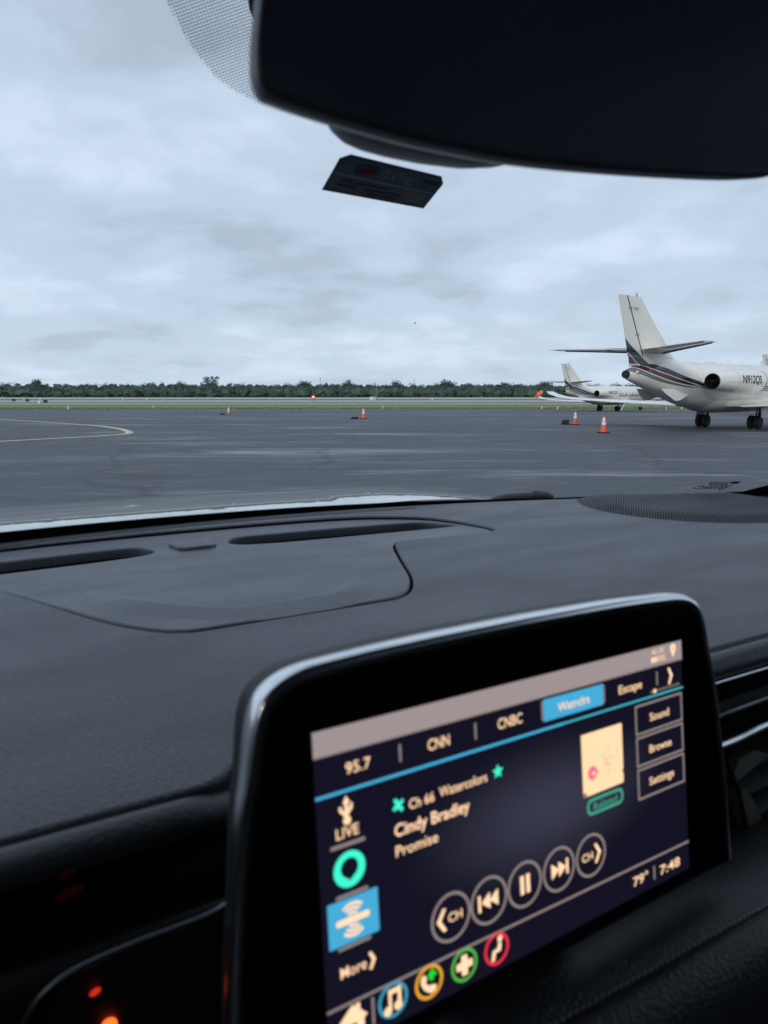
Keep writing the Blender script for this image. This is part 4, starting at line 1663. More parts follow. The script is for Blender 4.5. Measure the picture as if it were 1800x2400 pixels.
def inset(pts, d):
    out = []
    N = len(pts)
    for i, p in enumerate(pts):
        q = Vector(pts[min(i + 1, N - 1)]) - Vector(pts[max(i - 1, 0)])
        n = Vector((-q.y, q.x)).normalized()
        out.append((p[0] - n.x * d, p[1] - n.y * d))
    return out


def slim(y):                                       # the housing gets shallower toward its foot
    return 0.42 + 0.58 * smoothstep(0.01, 0.092, y)


def shell_ring(d, z):
    return [(x, y, z * slim(y)) for x, y in inset(arch_full, d)]


hs = add('infotainment_screen', loft([shell_ring(0.0014, 0.0), shell_ring(0.0007, -0.0025), shell_ring(0.0006, -0.012), shell_ring(0.0006, -0.021), shell_ring(0.004, -0.028), shell_ring(0.02, -0.033), shell_ring(0.045, -0.035)], cap0=False), MT['dark'], car, smooth=60)
hs.matrix_local = SM
face = inset(arch_full, 0.0046)
gl_ = add('cover_glass', plate([[(x, y) for x, y in face]], 0.003, 0.0012, offset=-0.0012), MT['screenglass'], hs, smooth=60)
gl_.location = (0, 0, -0.0036)
add('chrome_rim', loft([[(x, y, z * slim(y)) for x, y in inset(arch_full, d)] for d, z in ((0.0046, 0.0004), (0.0030, 0.0012), (0.0014, 0.0010), (0.0003, 0.0002), (-0.0003, -0.0012), (-0.0004, -0.0092), (0.0003, -0.0108))], closed=False), MT['chrome'], hs, smooth=80)
add('rim_gap', tube_mesh([(x, y, 0.0003) for x, y in inset(arch_full, 0.0050)], 0.0007, 2), MT['black'], hs, smooth=70)
st = add('screen_stand', box((0, -0.045, -0.045), (0.09, 0.075, 0.055), bevel=0.01), MT['black'], hs)
LAY = [0.0004]


def flat(name, loops, m, lift=0.0):
    me = plate([loops] if not isinstance(loops[0][0], (list, tuple)) else loops)
    o = add(name, me, m, hs)
    o.location = (0, 0, 0.0006 + lift)
    return o


mm = lambda pts: [(x / 1000, y / 1000) for x, y in pts]


def rect(x0, y0, x1, y1):
    return mm([(x0, y0), (x1, y0), (x1, y1), (x0, y1)])


def circ(x, y, r, n=36):
    return mm([(x + r * math.cos(6.28318 * i / n), y + r * math.sin(6.28318 * i / n)) for i in range(n)])


def line(name, a, b, w, m, lift=0.00005):
    a, b = Vector(a), Vector(b)
    d = (b - a).normalized()
    n = Vector((-d.y, d.x)) * w / 2
    return flat(name, mm([a + n, a - n, b - n, b + n]), m, lift)


def word(body, x, y, w, h, m='text', bold=0.006, lift=0.0002, align='CENTER'):
    o = add('lettering', text_mesh(body, w / 1000, h / 1000, align, bold), EM[m], hs)
    o.location = (x / 1000, y / 1000, 0.0006 + lift)
    return o


def ring(name, x, y, r, w, m, lift=0.0001):
    return flat(name, [circ(x, y, r), circ(x, y, r - w)[::-1]], m, lift)


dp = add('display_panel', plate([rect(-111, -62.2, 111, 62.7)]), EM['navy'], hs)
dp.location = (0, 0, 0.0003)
flat('status_bar', rect(-111, 52.8, 111, 62.7), EM['bar'])
line('status_line', (-111, 52.8), (111, 52.4), 0.6, EM['grey'], 0.0001)
word('4G LTE', 91, 60.0, 9.6, 2.6, 'text', 0.0)
for k in range(5):
    flat('signal_bar', rect(85.6 + 2.4 * k, 54.6, 87.4 + 2.4 * k, 57.2) if k < 2 else [rect(85.6 + 2.4 * k, 54.6, 87.4 + 2.4 * k, 57.2), rect(85.95 + 2.4 * k, 54.95, 87.05 + 2.4 * k, 56.85)[::-1]], EM['text'], 0.0001)
pin = [(103.7 + 2.3 * math.cos(a), 59.6 + 2.3 * math.sin(a)) for a in lin(R(-25), R(205), 16)] + [(103.7, 54.6)]
flat('map_pin', [mm(pin), circ(103.7, 59.5, 0.7, 12)[::-1]], EM['text'], 0.0001)
# preset row
word('95.7', -92.0, 46.0, 11.2, 4.6)
word('CNN', -53.0, 45.8, 11.2, 4.8)
word('CNBC', -13.2, 46.1, 14.4, 4.8)
flat('preset_tab', round_poly(mm([(7.4, 40.9), (48.0, 40.7), (48.0, 51.0), (7.4, 51.2)]), 0.0005, 2), EM['blue'], 0.0001)
line('tab_edge', (6.7, 41.6), (6.7, 50.6), 0.9, EM['grey'])
line('tab_edge', (48.8, 41.6), (48.8, 50.4), 0.9, EM['grey'])
word('Watrclrs', 27.4, 45.9, 21.5, 4.3)
word('Escape', 68.4, 45.6, 17.6, 4.4)
for x in (-72.3, -33.1, 89.7):
    line('divider', (x, 42.2), (x, 49.4), 1.0, EM['grey'])
flat('next_arrow', mm([(98.6, 49.4), (100.0, 49.8), (102.6, 45.4), (100.0, 40.8), (98.6, 41.2), (100.6, 45.4)]), EM['text'], 0.0001)
for k in range(10):
    flat('page_dot', circ(85.0 + 2.45 * k, 39.6, 1.15 if k == 1 else 0.75, 12), EM['text'] if k == 1 else EM['grey'], 0.0001)
line('preset_line', (-111, 37.5), (20, 37.4), 1.25, EM['blue'])
line('preset_line', (20, 37.4), (111, 37.2), 1.0, EM['cyan'])
# left column
flat('usb_icon', mm([(-98.9, 25.5), (-97.3, 25.5), (-97.3, 28.2), (-95.4, 30.4), (-95.4, 32.4), (-96.6, 32.4), (-96.6, 31.0), (-97.4, 30.2), (-97.4, 32.6), (-96.6, 33.0), (-98.1, 35.6), (-99.6, 33.0), (-98.9, 32.6), (-98.9, 29.4),
                     (-100.2, 30.6), (-100.2, 31.8), (-101.4, 31.8), (-101.4, 30.2), (-98.9, 27.4)]), EM['text'], 0.0001)
flat('usb_icon', circ(-98.1, 26.0, 1.7, 16), EM['text'], 0.00015)
word('LIVE', -98.2, 21.9, 10.0, 4.4)
line('column_line', (-105.8, 16.9), (-90.6, 16.8), 1.5, EM['grey'])
flat('assistant_ring', [circ(-98.1, 7.1, 7.0), mm([(-98.1 + 3.9 * math.cos(a), 7.6 + 3.9 * math.sin(a)) for a in lin(R(-60), R(240), 28)] + [(-98.1, 2.6)])[::-1]], EM['teal'], 0.0001)
line('column_line', (-104.6, -2.6), (-90.4, -2.6), 1.3, EM['grey'])
flat('radio_tile', round_poly(mm([(-108.6, -21.4), (-86.2, -21.4), (-86.2, -3.8), (-108.6, -3.8)]), 0.0005, 2), EM['blue'], 0.0001)
line('column_line', (-104.8, -22.6), (-90.2, -22.6), 1.3, EM['grey'])
flat('radio_icon', round_poly(mm([(-105.2, -13.8), (-90.4, -13.8), (-90.4, -11.3), (-105.2, -11.3)]), 0.0009, 3), EM['text'], 0.0002)
for s in (-1, 1):
    for r in (2.6, 4.4, 6.2):
        arc = [(-97.8 + (r + 0.55) * math.cos(a), -12.55 + s * (r + 0.55) * math.sin(a)) for a in lin(R(48), R(132), 10)] + [(-97.8 + (r - 0.55) * math.cos(a), -12.55 + s * (r - 0.55) * math.sin(a)) for a in lin(R(132), R(48), 10)]
        flat('radio_wave', mm(arc), EM['text'], 0.0002)
word('More', -98.7, -31.6, 11.6, 4.4)
flat('more_arrow', mm([(-91.8, -28.6), (-90.6, -28.2), (-88.6, -31.8), (-90.6, -35.4), (-91.8, -35.0), (-90.2, -31.8)]), EM['text'], 0.0001)
# now playing
flat('satellite_icon', [(p[0] - 0.0745, p[1] + 0.0252) for p in [(Matrix.Rotation(R(-12), 2) @ Vector(q)) / 1250 for q in ((-3.4, 2.6), (-1.8, 3.4), (0.2, 1.6), (2.2, 3.2), (3.2, 2.0), (1.6, 0.0), (3.6, -1.8), (2.4, -3.4), (0.2, -1.6), (-2.0, -3.0), (-3.2, -1.8), (-1.6, 0.2))]], EM['teal'], 0.0001)
word('Ch 66', -63.0, 24.1, 12.6, 4.2)
word('Watercolors', -41.0, 24.9, 26.0, 4.3)
star = []
for k in range(10):
    r = 3.3 if k % 2 == 0 else 1.5
    star.append((-21.6 + r * math.sin(k * 0.628318), 25.3 + r * math.cos(k * 0.628318)))
flat('favourite_star', mm(star), EM['teal'], 0.0001)
word('Cindy Bradley', -57.6, 15.4, 38.5, 5.2, bold=0.016)
word('Promise', -66.3, 7.0, 21.0, 4.6)
al = flat('album_cover', mm([(31.3, 0.6), (33.6, 0.6), (33.6, -1.4), (60.3, -1.2), (60.5, 3.4), (59.6, 4.6), (60.5, 6.0), (60.6, 28.8), (31.3, 29.0)]), EM['cream'], 0.0001)
flat('album_shadow', rect(31.3, -4.0 + 2.4, 33.4, 3.6), EM['grey'], 0.00006)
flat('album_motif', [circ(38.2, 9.2, 3.4, 20), circ(39.0, 8.8, 1.0, 14)[::-1]], EM['rose'], 0.0002)
flat('album_motif', mm([(36.0, 8.0), (37.6, 4.6), (38.0, 7.6)]), EM['rose'], 0.00022)
for k in range(26):
    flat('album_fleck', circ(46.5 + random.gauss(0, 3.6) + 2, 13.0 + random.gauss(0, 3.4), random.uniform(0.35, 0.8), 8), EM['pinkdot'] if k % 4 else EM['rose'], 0.0002 + k * 0.000002)
flat('related_pill', [round_poly(rect(33.4, -11.4, 59.8, -3.2), 0.0041, 8), round_poly(rect(34.9, -9.9, 58.3, -4.7), 0.0026, 8)[::-1]], EM['green'], 0.0001)
word('Related', 46.6, -7.4, 17.0, 3.8, 'green')
for (y0, y1, lb, w) in ((19.4, 34.9, 'Sound', 15.6), (3.0, 18.5, 'Browse', 18.0), (-14.0, 2.0, 'Settings', 20.0)):
    flat('option_box', [rect(71.2, y0, 109.6, y1), rect(72.3, y0 + 1.1, 108.5, y1 - 1.1)[::-1]], EM['grey'], 0.0001)
    word(lb, 90.4, (y0 + y1) / 2 - 0.2, w, 4.2)
# transport keys
for x, y in ((-51.0, -29.2), (-30.0, -29.5), (-8.8, -29.7), (13.0, -30.0), (34.8, -30.4)):
    ring('key_ring', x, y, 10.5, 1.25, EM['grey'])
flat('key_arrow', mm([(-53.6, -24.6), (-55.2, -24.2), (-58.6, -29.2), (-55.2, -34.2), (-53.6, -33.8), (-56.4, -29.2)]), EM['text'], 0.0002)
word('CH', -48.8, -29.2, 7.4, 4.0)
flat('key_symbol', rect(-36.2, -33.2, -34.8, -25.8), EM['text'], 0.0002)
for x in (-34.4, -29.8):
    flat('key_symbol', mm([(x, -29.5), (x + 4.9, -33.2), (x + 4.9, -25.8)]), EM['text'], 0.0002)
for x in (-11.6, -8.0):
    flat('key_symbol', rect(x, -34.0, x + 2.2, -25.4), EM['text'], 0.0002)
for x in (8.0, 12.6):
    flat('key_symbol', mm([(x, -26.3), (x, -33.7), (x + 4.9, -30.0)]), EM['text'], 0.0002)
flat('key_symbol', rect(17.6, -33.7, 19.0, -26.3), EM['text'], 0.0002)
word('CH', 32.2, -30.4, 7.4, 4.0)
flat('key_arrow', mm([(37.2, -26.0), (38.6, -25.4), (41.8, -30.4), (38.6, -35.4), (37.2, -34.8), (39.8, -30.4)]), EM['text'], 0.0002)
# bottom bar
line('footer_line', (-111, -44.4), (111, -47.2), 1.1, EM['grey'])
flat('home_icon', [mm([(-107.0, -51.6), (-100.2, -45.6), (-98.6, -46.8), (-98.6, -45.8), (-96.8, -45.8), (-96.8, -48.6), (-93.6, -51.6), (-95.2, -52.6), (-95.2, -58.4), (-105.2, -58.4), (-105.2, -52.6)]), rect(-102.2, -58.0, -98.4, -53.0)[::-1]], EM['text'], 0.0001)
line('divider', (-91.0, -57.5), (-91.0, -46.5), 1.1, EM['grey'])
for x, y, m in ((-81.6, -51.6, 'ring'), (-63.8, -51.8, 'amber'), (-45.2, -52.2, 'leaf'), (-27.0, -52.4, 'red')):
    ring('app_ring', x, y, 7.1, 1.35, EM[m])
x, y = -81.6, -51.6
flat('app_icon', [mm([(x - 2.2, y + 4.6), (x + 3.8, y + 4.6), (x + 3.8, y - 3.0), (x + 2.2, y - 3.0), (x + 2.2, y + 2.6), (x - 0.8, y + 2.6), (x - 0.8, y - 3.6), (x - 2.2, y - 3.6)])], EM['text'], 0.0002)
flat('app_icon', circ(x - 2.7, y - 3.6, 1.9, 14), EM['text'], 0.00022)
flat('app_icon', circ(x + 2.2, y - 2.9, 1.9, 14), EM['text'], 0.00022)
x, y = -63.8, -51.8
flat('app_icon', mm([(x - 4.0, y + 3.2), (x - 2.0, y + 3.8), (x - 1.2, y + 1.4), (x - 2.0, y + 0.6), (x - 0.2, y - 1.8), (x + 1.0, y - 1.4), (x + 3.6, y - 2.4), (x + 3.0, y - 4.4), (x + 0.6, y - 5.0), (x - 2.6, y - 2.6), (x - 4.2, y + 0.4)]), EM['text'], 0.0002)
flat('app_icon', mm([(x + 0.2, y + 0.4), (x + 2.2, y + 0.2), (x + 2.2, y + 1.8), (x + 4.2, y + 1.8), (x + 1.6, y + 5.4), (x - 1.2, y + 2.0), (x + 0.4, y + 1.8)]), EM['bright'], 0.00022)
x, y = -45.2, -52.2
flat('app_icon', round_poly(mm([(x - 1.6, y + 4.4), (x + 1.6, y + 4.4), (x + 1.6, y + 1.6), (x + 4.4, y + 1.6), (x + 4.4, y - 1.6), (x + 1.6, y - 1.6), (x + 1.6, y - 4.4), (x - 1.6, y - 4.4), (x - 1.6, y - 1.6), (x - 4.4, y - 1.6), (x - 4.4, y + 1.6), (x - 1.6, y + 1.6)]), 0.0006, 2), EM['text'], 0.0002)
x, y = -27.0, -52.4
flat('app_icon', circ(x + 2.0, y + 4.0, 1.4, 12), EM['text'], 0.0002)
flat('app_icon', mm([(x + 1.0, y + 2.6), (x + 2.8, y + 2.2), (x + 2.2, y - 1.4), (x - 0.8, y - 1.6), (x - 1.6, y - 4.8), (x - 3.4, y - 4.6), (x - 2.4, y - 0.2), (x + 0.4, y + 0.2)]), EM['text'], 0.00022)
word('79\u00b0', 70.4, -54.0, 11.6, 5.0)
line('divider', (81.4, -58.2), (81.4, -51.0), 1.1, EM['grey'])
word('7:48', 94.2, -55.0, 16.4, 5.0)

# --- padded knee roll under the screen
PADP = [(0.300, -0.315), (0.262, -0.292), (0.246, -0.284), (0.236, -0.2815), (0.226, -0.2815), (0.216, -0.2825), (0.2125, -0.2845), (0.2105, -0.2850), (0.2085, -0.2835), (0.203, -0.2845), (0.196, -0.290), (0.190, -0.302), (0.187, -0.33), (0.185, -0.50)]
rings = []
for x in lin(0.03, 1.2, 50):
    e = smoothstep(0.44, 0.52, x) * 0.012
    rings.append([(x, y + e, EYE + z + 0.006 * smoothstep(0.30, 0.60, x) * 0 - 0.010 * (x - 0.2)) for y, z in PADP])
pad = add('knee_roll', loft(rings, closed=False), MT['leather'], car, smooth=70)
bm = bmesh.new()
for k in range(150):
    x = 0.10 + k * 0.0042
    e = smoothstep(0.44, 0.52, x) * 0.012
    box_bm(bm, (x, 0.2118 + e, EYE - 0.2838 - 0.010 * (x - 0.2)), (0.0030, 0.0011, 0.0012), Matrix.Rotation(R(12), 3, 'Z'))
MT['thread'] = mat('grey_thread', (0.24, 0.25, 0.26), 0.7, var=0.2)
add('stitching', bm, MT['thread'], pad, kind='stuff')

# --- windshield with its printed border
GX0, GX1, GZ0, GZ1 = -0.95, 1.34, EYE - 0.205, EYE + 0.365
ws_ = add('windshield', grid_bm(lambda x, z: gp(x, z), lin(GX0, GX1, 25), lin(GZ0, GZ1, 9)), MT['glass'], car, smooth=80)


def frit_top(x):
    return EYE + interp(x, [(-0.9, -0.150), (0.03, -0.1605), (0.42, -0.1655), (0.60, -0.1685), (0.83, -0.1735), (0.95, -0.1725), (1.10, -0.1705), (1.172, -0.1665), (1.198, -0.1535), (1.23, -0.115), (1.26, -0.02), (1.28, 0.2), (1.30, 0.37)])[0]


fx = lin(GX0, 1.16, 50) + [1.172, 1.185, 1.198, 1.214, 1.23, 1.245, 1.26, 1.27, 1.28, 1.29, 1.30]
bm = bmesh.new()
prev = None
for x in fx:
    a = bm.verts.new(gp(x, frit_top(x), 0.002))
    b = bm.verts.new(gp(min(x + 0.02, GX1) if x > 1.16 else x, EYE - 0.200 if x < 1.16 else EYE - 0.200, 0.002)) if x <= 1.16 else bm.verts.new(gp(GX1, max(EYE - 0.2, frit_top(x) - 0.03), 0.002))
    if prev:
        bm.faces.new((prev[0], prev[1], b, a))
    prev = (a, b)
bmesh.ops.recalc_face_normals(bm, faces=bm.faces[:])
add('printed_border', bm, MT['frit'], ws_)
# toothed dots along the border edge
bm = bmesh.new()
for k in range(900):
    x = -0.30 + k * 0.0017
    if x > 1.195:
        break
    z = frit_top(x)
    c = gp(x, z, 0.0021)
    u = Vector((1, -0.62 * (x - 0.33), 0)).normalized() * 0.00062
    v = Vector((0, -1.22, 1)).normalized() * 0.0026
    bm.faces.new([bm.verts.new(p) for p in (c - u, c + u, c + u * 0.3 + v, c - u * 0.3 + v)])
add('border_teeth', bm, MT['frit'], ws_, kind='stuff')
# dotted shade round the mirror mount
FR = [(0.100, 0.37), (0.107, 0.30), (0.117, 0.26), (0.1275, 0.2375), (0.1455, 0.2245), (0.168, 0.2135), (0.186, 0.2095), (0.204, 0.207), (0.245, 0.2055), (0.275, 0.206), (0.30, 0.2078), (0.345, 0.214), (0.38, 0.23), (0.40, 0.26), (0.41, 0.37)]


def in_poly(x, y, P):
    c = False
    j = len(P) - 1
    for i in range(len(P)):
        if (P[i][1] > y) != (P[j][1] > y) and x < (P[j][0] - P[i][0]) * (y - P[i][1]) / (P[j][1] - P[i][1]) + P[i][0]:
            c = not c
        j = i
    return c


bm = bmesh.new()
cz = math.hypot(1, 1.22)
for i in range(-140, 140):
    for j in range(-150, 190):
        u = i + 0.5 * (j % 2) - 0.12 * j
        x, z = 0.20 + (1.75 * u + 0.375 * j * 1.2) / 1000, 0.24 + (0.74 * u - 1.09 * j * 1.2) / 1000
        if z < 0.355 and 0.09 < x < 0.42 and in_poly(x, z, FR):
            P = []
            sc = 1.0 - 0.28 * sum(not in_poly(x + dx, z + dy, FR) for dx, dy in ((-0.0012, -0.0005), (-0.0024, -0.001), (0, -0.002)))
            for k in range(6):
                c, q = math.cos(k * 1.0472) * 0.44 * sc, math.sin(k * 1.0472) * 0.34 * sc
                P.append(bm.verts.new(gp(x + (1.75 * c + 0.375 * q) / 1000, EYE + z + (0.74 * c - 1.09 * q) / 1000, 0.002)))
            bm.faces.new(P)
add('shade_dots', bm, MT['fritdot'], ws_, kind='stuff')
# glass maker's mark near the passenger corner (small print and symbols)
MK = Matrix.Translation(gp(1.122, EYE - 0.1535, 0.003)) @ Matrix(((1, 0, 0), (-0.45, -1.22 / cz, 0), (0, 1 / cz, 0))).to_4x4()
bm = bmesh.new()


def mark(pts):
    bm.faces.new([bm.verts.new(MK @ Vector((p[0] / 1000, p[1] / 1000, 0))) for p in pts])


def mark_rect(x0, y0, x1, y1):
    mark([(x0, y0), (x1, y0), (x1, y1), (x0, y1)])


for row in range(6):
    x = -27 + row * 1.2 + random.uniform(0, 3)
    while x < 7 + row * 0.6:
        w = random.uniform(2.2, 6.5)
        mark_rect(x, 10 - row * 3.7, x + w, 10 - row * 3.7 + 2.3)
        x += w + random.uniform(0.7, 1.5)
mark_rect(11, 6.5, 24, 13.5)
for cx_, cy_, r in ((15, -2, 4.6), (9, -11, 3.8)):
    for k in range(16):
        a, b2 = 6.283 * k / 16, 6.283 * (k + 1) / 16
        mark([(cx_ + r * math.cos(a), cy_ + r * math.sin(a)), (cx_ + r * math.cos(b2), cy_ + r * math.sin(b2)), (cx_ + (r - 1.5) * math.cos(b2), cy_ + (r - 1.5) * math.sin(b2)), (cx_ + (r - 1.5) * math.cos(a), cy_ + (r - 1.5) * math.sin(a))])
mark([(-38, 0), (-28, 2.4), (-28, 0.4), (-36, -2.6)])
mark([(-42, -4), (-31, -6.0), (-31, -8.0), (-42, -6.6)])
mark([(-29, -1), (-19, -4), (-19, -6.0), (-29, -3.6)])
mark([(-29, -9), (-19, -6.2), (-19, -8.2), (-29, -11.0)])
add('glass_mark', bm, MT['frit'], ws_, kind='stuff')
for (x, z, r) in ((-0.07, 0.165, 0.0011), (0.44, 0.078, 0.0010)):
    bm = bmesh.new()
    bmesh.ops.create_icosphere(bm, subdivisions=1, radius=r, matrix=Matrix.Translation(gp(x, EYE + z, 0.001)))
    add('dirt_speck', bm, MT['dark'], ws_)
# A-pillars and dash-end trim
for x0, x1 in ((1.26, 1.02), (-0.90, -0.66)):
    rings = []
    for t in lin(0, 1, 6):
        z = EYE - 0.22 + 0.60 * t
        x = x0 + (x1 - x0) * t * 0.4
        c = gp(x, z, 0.03)
        s = 1 if x0 > 0 else -1
        rings.append([c + Vector((s * a, b, 0)) for a, b in ((-0.015, 0.03), (0.07, 0.03), (0.09, -0.03), (0.05, -0.09), (0.0, -0.06))])
    add('roof_pillar', loft(rings), MT['mirrorshell'], car, smooth=50)

# --- toll tag stuck to the glass
tg = empty('toll_tag', (0, 0, 0), 0, 'dark toll tag sticker with clipped corners on the windshield below the mirror', 'toll tag')
MT['tagdark'] = mat('tag_dark_film', (0.17, 0.19, 0.22), 0.35, var=0.2, vscale=60)
MT['tagtop'] = mat('tag_green_grey', (0.34, 0.42, 0.44), 0.4, var=0.2, vscale=60)
MT['tagtext'] = mat('tag_pale_print', (0.72, 0.78, 0.78), 0.5, var=0.1)
MT['tagred'] = mat('tag_red_print', (0.48, 0.05, 0.07), 0.5, var=0.1)


def backlit(m, w):
    """A thin printed film on the glass: a little of the sky behind it shines through."""
    nt = m.node_tree
    p = nt.nodes['Principled BSDF']
    t = nt.nodes.new('ShaderNodeBsdfTranslucent')
    t.inputs[0].default_value = p.inputs['Base Color'].default_value
    if p.inputs['Base Color'].is_linked:
        nt.links.new(p.inputs['Base Color'].links[0].from_socket, t.inputs[0])
    x = nt.nodes.new('ShaderNodeMixShader')
    x.inputs[0].default_value = w
    nt.links.new(p.outputs[0], x.inputs[1])
    nt.links.new(t.outputs[0], x.inputs[2])
    nt.links.new(x.outputs[0], nt.nodes['Material Output'].inputs[0])


TC = gp(0.330, EYE + 0.183, 0.004)
tu = Vector((1, -0.62 * (0.33 - 0.33), 0)).normalized()
tv = Vector((0, -1.22, 1)).normalized()
tw = tu.cross(tv)
if tw.y > 0:
    tw = -tw
TM = Matrix(((tu.x, tv.x, tw.x, TC.x), (tu.y, tv.y, tw.y, TC.y), (tu.z, tv.z, tw.z, TC.z), (0, 0, 0, 1)))
CARM = Matrix.Rotation(R(30), 4, 'Z')
tg.matrix_world = CARM @ TM
add('tag_card', plate([mm([(-54, -17.4), (48, -20.5), (55, 6.3), (50, 12.6), (-41, 17.4), (-49, 12.6)])], 0.0008, 0.0002), MT['tagdark'], tg)


def tagflat(name, pts, m, lift=0.0008, loc=(0, 0)):
    me = plate([mm(pts)]) if not isinstance(pts, bpy.types.Mesh) else pts
    o = add(name, me, m, tg)
    o.location = (loc[0] / 1000, loc[1] / 1000, lift)
    return o


tagflat('upper_panel', [(-49.5, 1.5), (52, -3.0), (53.5, 5.8), (49, 11.0), (-41, 15.6), (-47.5, 11.6)], MT['tagtop'])
tagflat('print_stripe', [(-50.5, -1.4), (51, -5.8), (52, -3.4), (-49.5, 1.2)], MT['tagtext'], 0.0009)
MT['tagtext2'] = mat('tag_mid_print', (0.60, 0.60, 0.60), 0.5, var=0.1)
tagflat('lower_panel', [(-52, -15.4), (46.5, -18.4), (50.5, -6.4), (-50.8, -2.0)], mat('tag_brown_film', (0.50, 0.44, 0.45), 0.4, var=0.25, vscale=50), 0.0007)
tagflat('emblem', [(-28, 4.6), (-24, 3.0), (-17, 3.6), (-14, 6.4), (-15, 9.4), (-19, 9.8), (-24, 8.6), (-29, 8.2)], MT['tagred'], 0.0010)
tagflat('emblem_shade', [(-33, 4), (-29, 2.0), (-12, 3.4), (-9, 8), (-12, 12.4), (-26, 13.2), (-34, 10)], MT['tagdark'], 0.0009)
tm = text_mesh('TxTag', 0.028, 0.0085, bold=0.01)
tagflat('lettering', tm, MT['tagtext'], 0.0011, (9, 6.0))
for x0, x1, y in ((-42, -30, -5.2), (-28, 8, -6.2), (-44, -26, -9.6), (-18, 20, -10.6), (-12, 18, -14.2)):
    tagflat('print_line', [(x0, y - 1.1), (x1, y - 1.7), (x1, y + 0.7), (x0, y + 1.3)], MT['tagdark'], 0.0010)
tagflat('barcode_patch', [(24, -15.8), (42, -16.4), (45, -7.6), (25, -6.8)], MT['tagtext2'], 0.0009)
tagflat('print_line', [(34, 4.8), (50, 4.0), (50, 7.6), (34, 8.4)], MT['tagdark'], 0.0010)

for o in tg.children:
    m = o.data.materials[0]
    if not m.get('film'):
        m['film'] = 1
        backlit(m, 0.20)

# --- rear-view mirror
mc = Vector((0.2275, 0.242, EYE + 0.137))
mv = Matrix.Translation(mc) @ Matrix.Rotation(R(-7), 4, 'Z') @ Matrix.Rotation(R(1.2), 4, 'Y') @ Matrix.Rotation(R(6), 4, 'X')
# local: x along the mirror, z up, -y toward the driver
o_ = [(-0.1245, 0.034), (-0.1268, 0.006), (-0.1290, -0.0155), (-0.1292, -0.0245), (-0.1285, -0.0300), (-0.1262, -0.0338), (-0.122, -0.0353), (-0.104, -0.0379), (-0.071, -0.0410), (-0.0427, -0.0420), (-0.0164, -0.0419), (0.0207, -0.0400), (0.0686, -0.0362), (0.112, -0.0315), (0.130, -0.026), (0.136, -0.012), (0.133, 0.030), (0.120, 0.041), (0.05, 0.0455), (-0.05, 0.0450), (-0.110, 0.041)]
o_ = [(v.x, v.y) for v in catmull([(x, z, 0) for x, z in o_], 4, True)]


rings = [[(x, y, z) for x, z in scl(o_, k)] for k, y in ((0.0032, -0.0015), (0.0012, -0.0022), (0.0, -0.0005), (-0.0008, 0.004), (0.0, 0.012), (0.005, 0.022), (0.014, 0.030), (0.024, 0.033))]
mir = add('rear_view_mirror', loft(rings, cap0=False), MT['mirrorshell'], car, smooth=60)
mir.matrix_local = mv
rimm = [[(x, y, z) for x, z in scl(o_, k)] for k, y in ((0.0030, -0.0024), (0.0012, -0.0027), (-0.0002, -0.0018), (-0.0006, 0.0010))]
MT['mrim'] = mat('mirror_rim', (0.16, 0.175, 0.20), 0.28, spec=0.6, var=0.08)
add('mirror_rim', loft(rimm, cap0=False, cap1=False), MT['mrim'], mir, smooth=60)
gls = plate([[(x, z) for x, z in scl(o_, 0.0028)]], 0.001)
gm = add('mirror_glass', gls, MT['mirrorglass'], mir)
gm.matrix_local = Matrix.Translation((0, -0.0016, 0)) @ Matrix.Rotation(R(90), 4, 'X')
# camera pod and stalk behind the mirror
pod_x = [(0.1640, 0.1300), (0.1677, 0.1242), (0.171, 0.1211), (0.1767, 0.1183), (0.1859, 0.1166), (0.1979, 0.1159), (0.2179, 0.1157), (0.2418, 0.1168), (0.2585, 0.1195), (0.27, 0.1232), (0.278, 0.1300)]
rings = []
for x, zb in pod_x:
    hh = max(0.004, (0.166 - zb) / 2)
    k = hh / 0.0252
    rings.append([(x, 0.318 + 0.030 * k * math.cos(a) * (0.9 if math.cos(a) < 0 else 1.4), EYE + 0.166 - hh + hh * math.copysign(abs(math.sin(a)) ** 0.8, math.sin(a))) for a in lin(0, 6.28318 * 31 / 32, 32)])
pod = add('mirror_mount', loft(rings), MT['mirrorshell'], car, smooth=70)
add('stalk', tube_mesh(catmull([(0.213, 0.325, EYE + 0.150), (0.218, 0.37, EYE + 0.190), (0.224, 0.43, EYE + 0.235), (0.225, glass_y(0.225, EYE + 0.262) - 0.006, EYE + 0.262)], 5), 0.022, 4), MT['mirrorshell'], pod, smooth=60)
bm = bmesh.new()
cyl_bm(bm, gp(0.225, EYE + 0.262, 0.002), gp(0.225, EYE + 0.262, 0.016), 0.05, 0.04, 24)
add('mount_foot', bm, MT['dark'], pod, smooth=40)

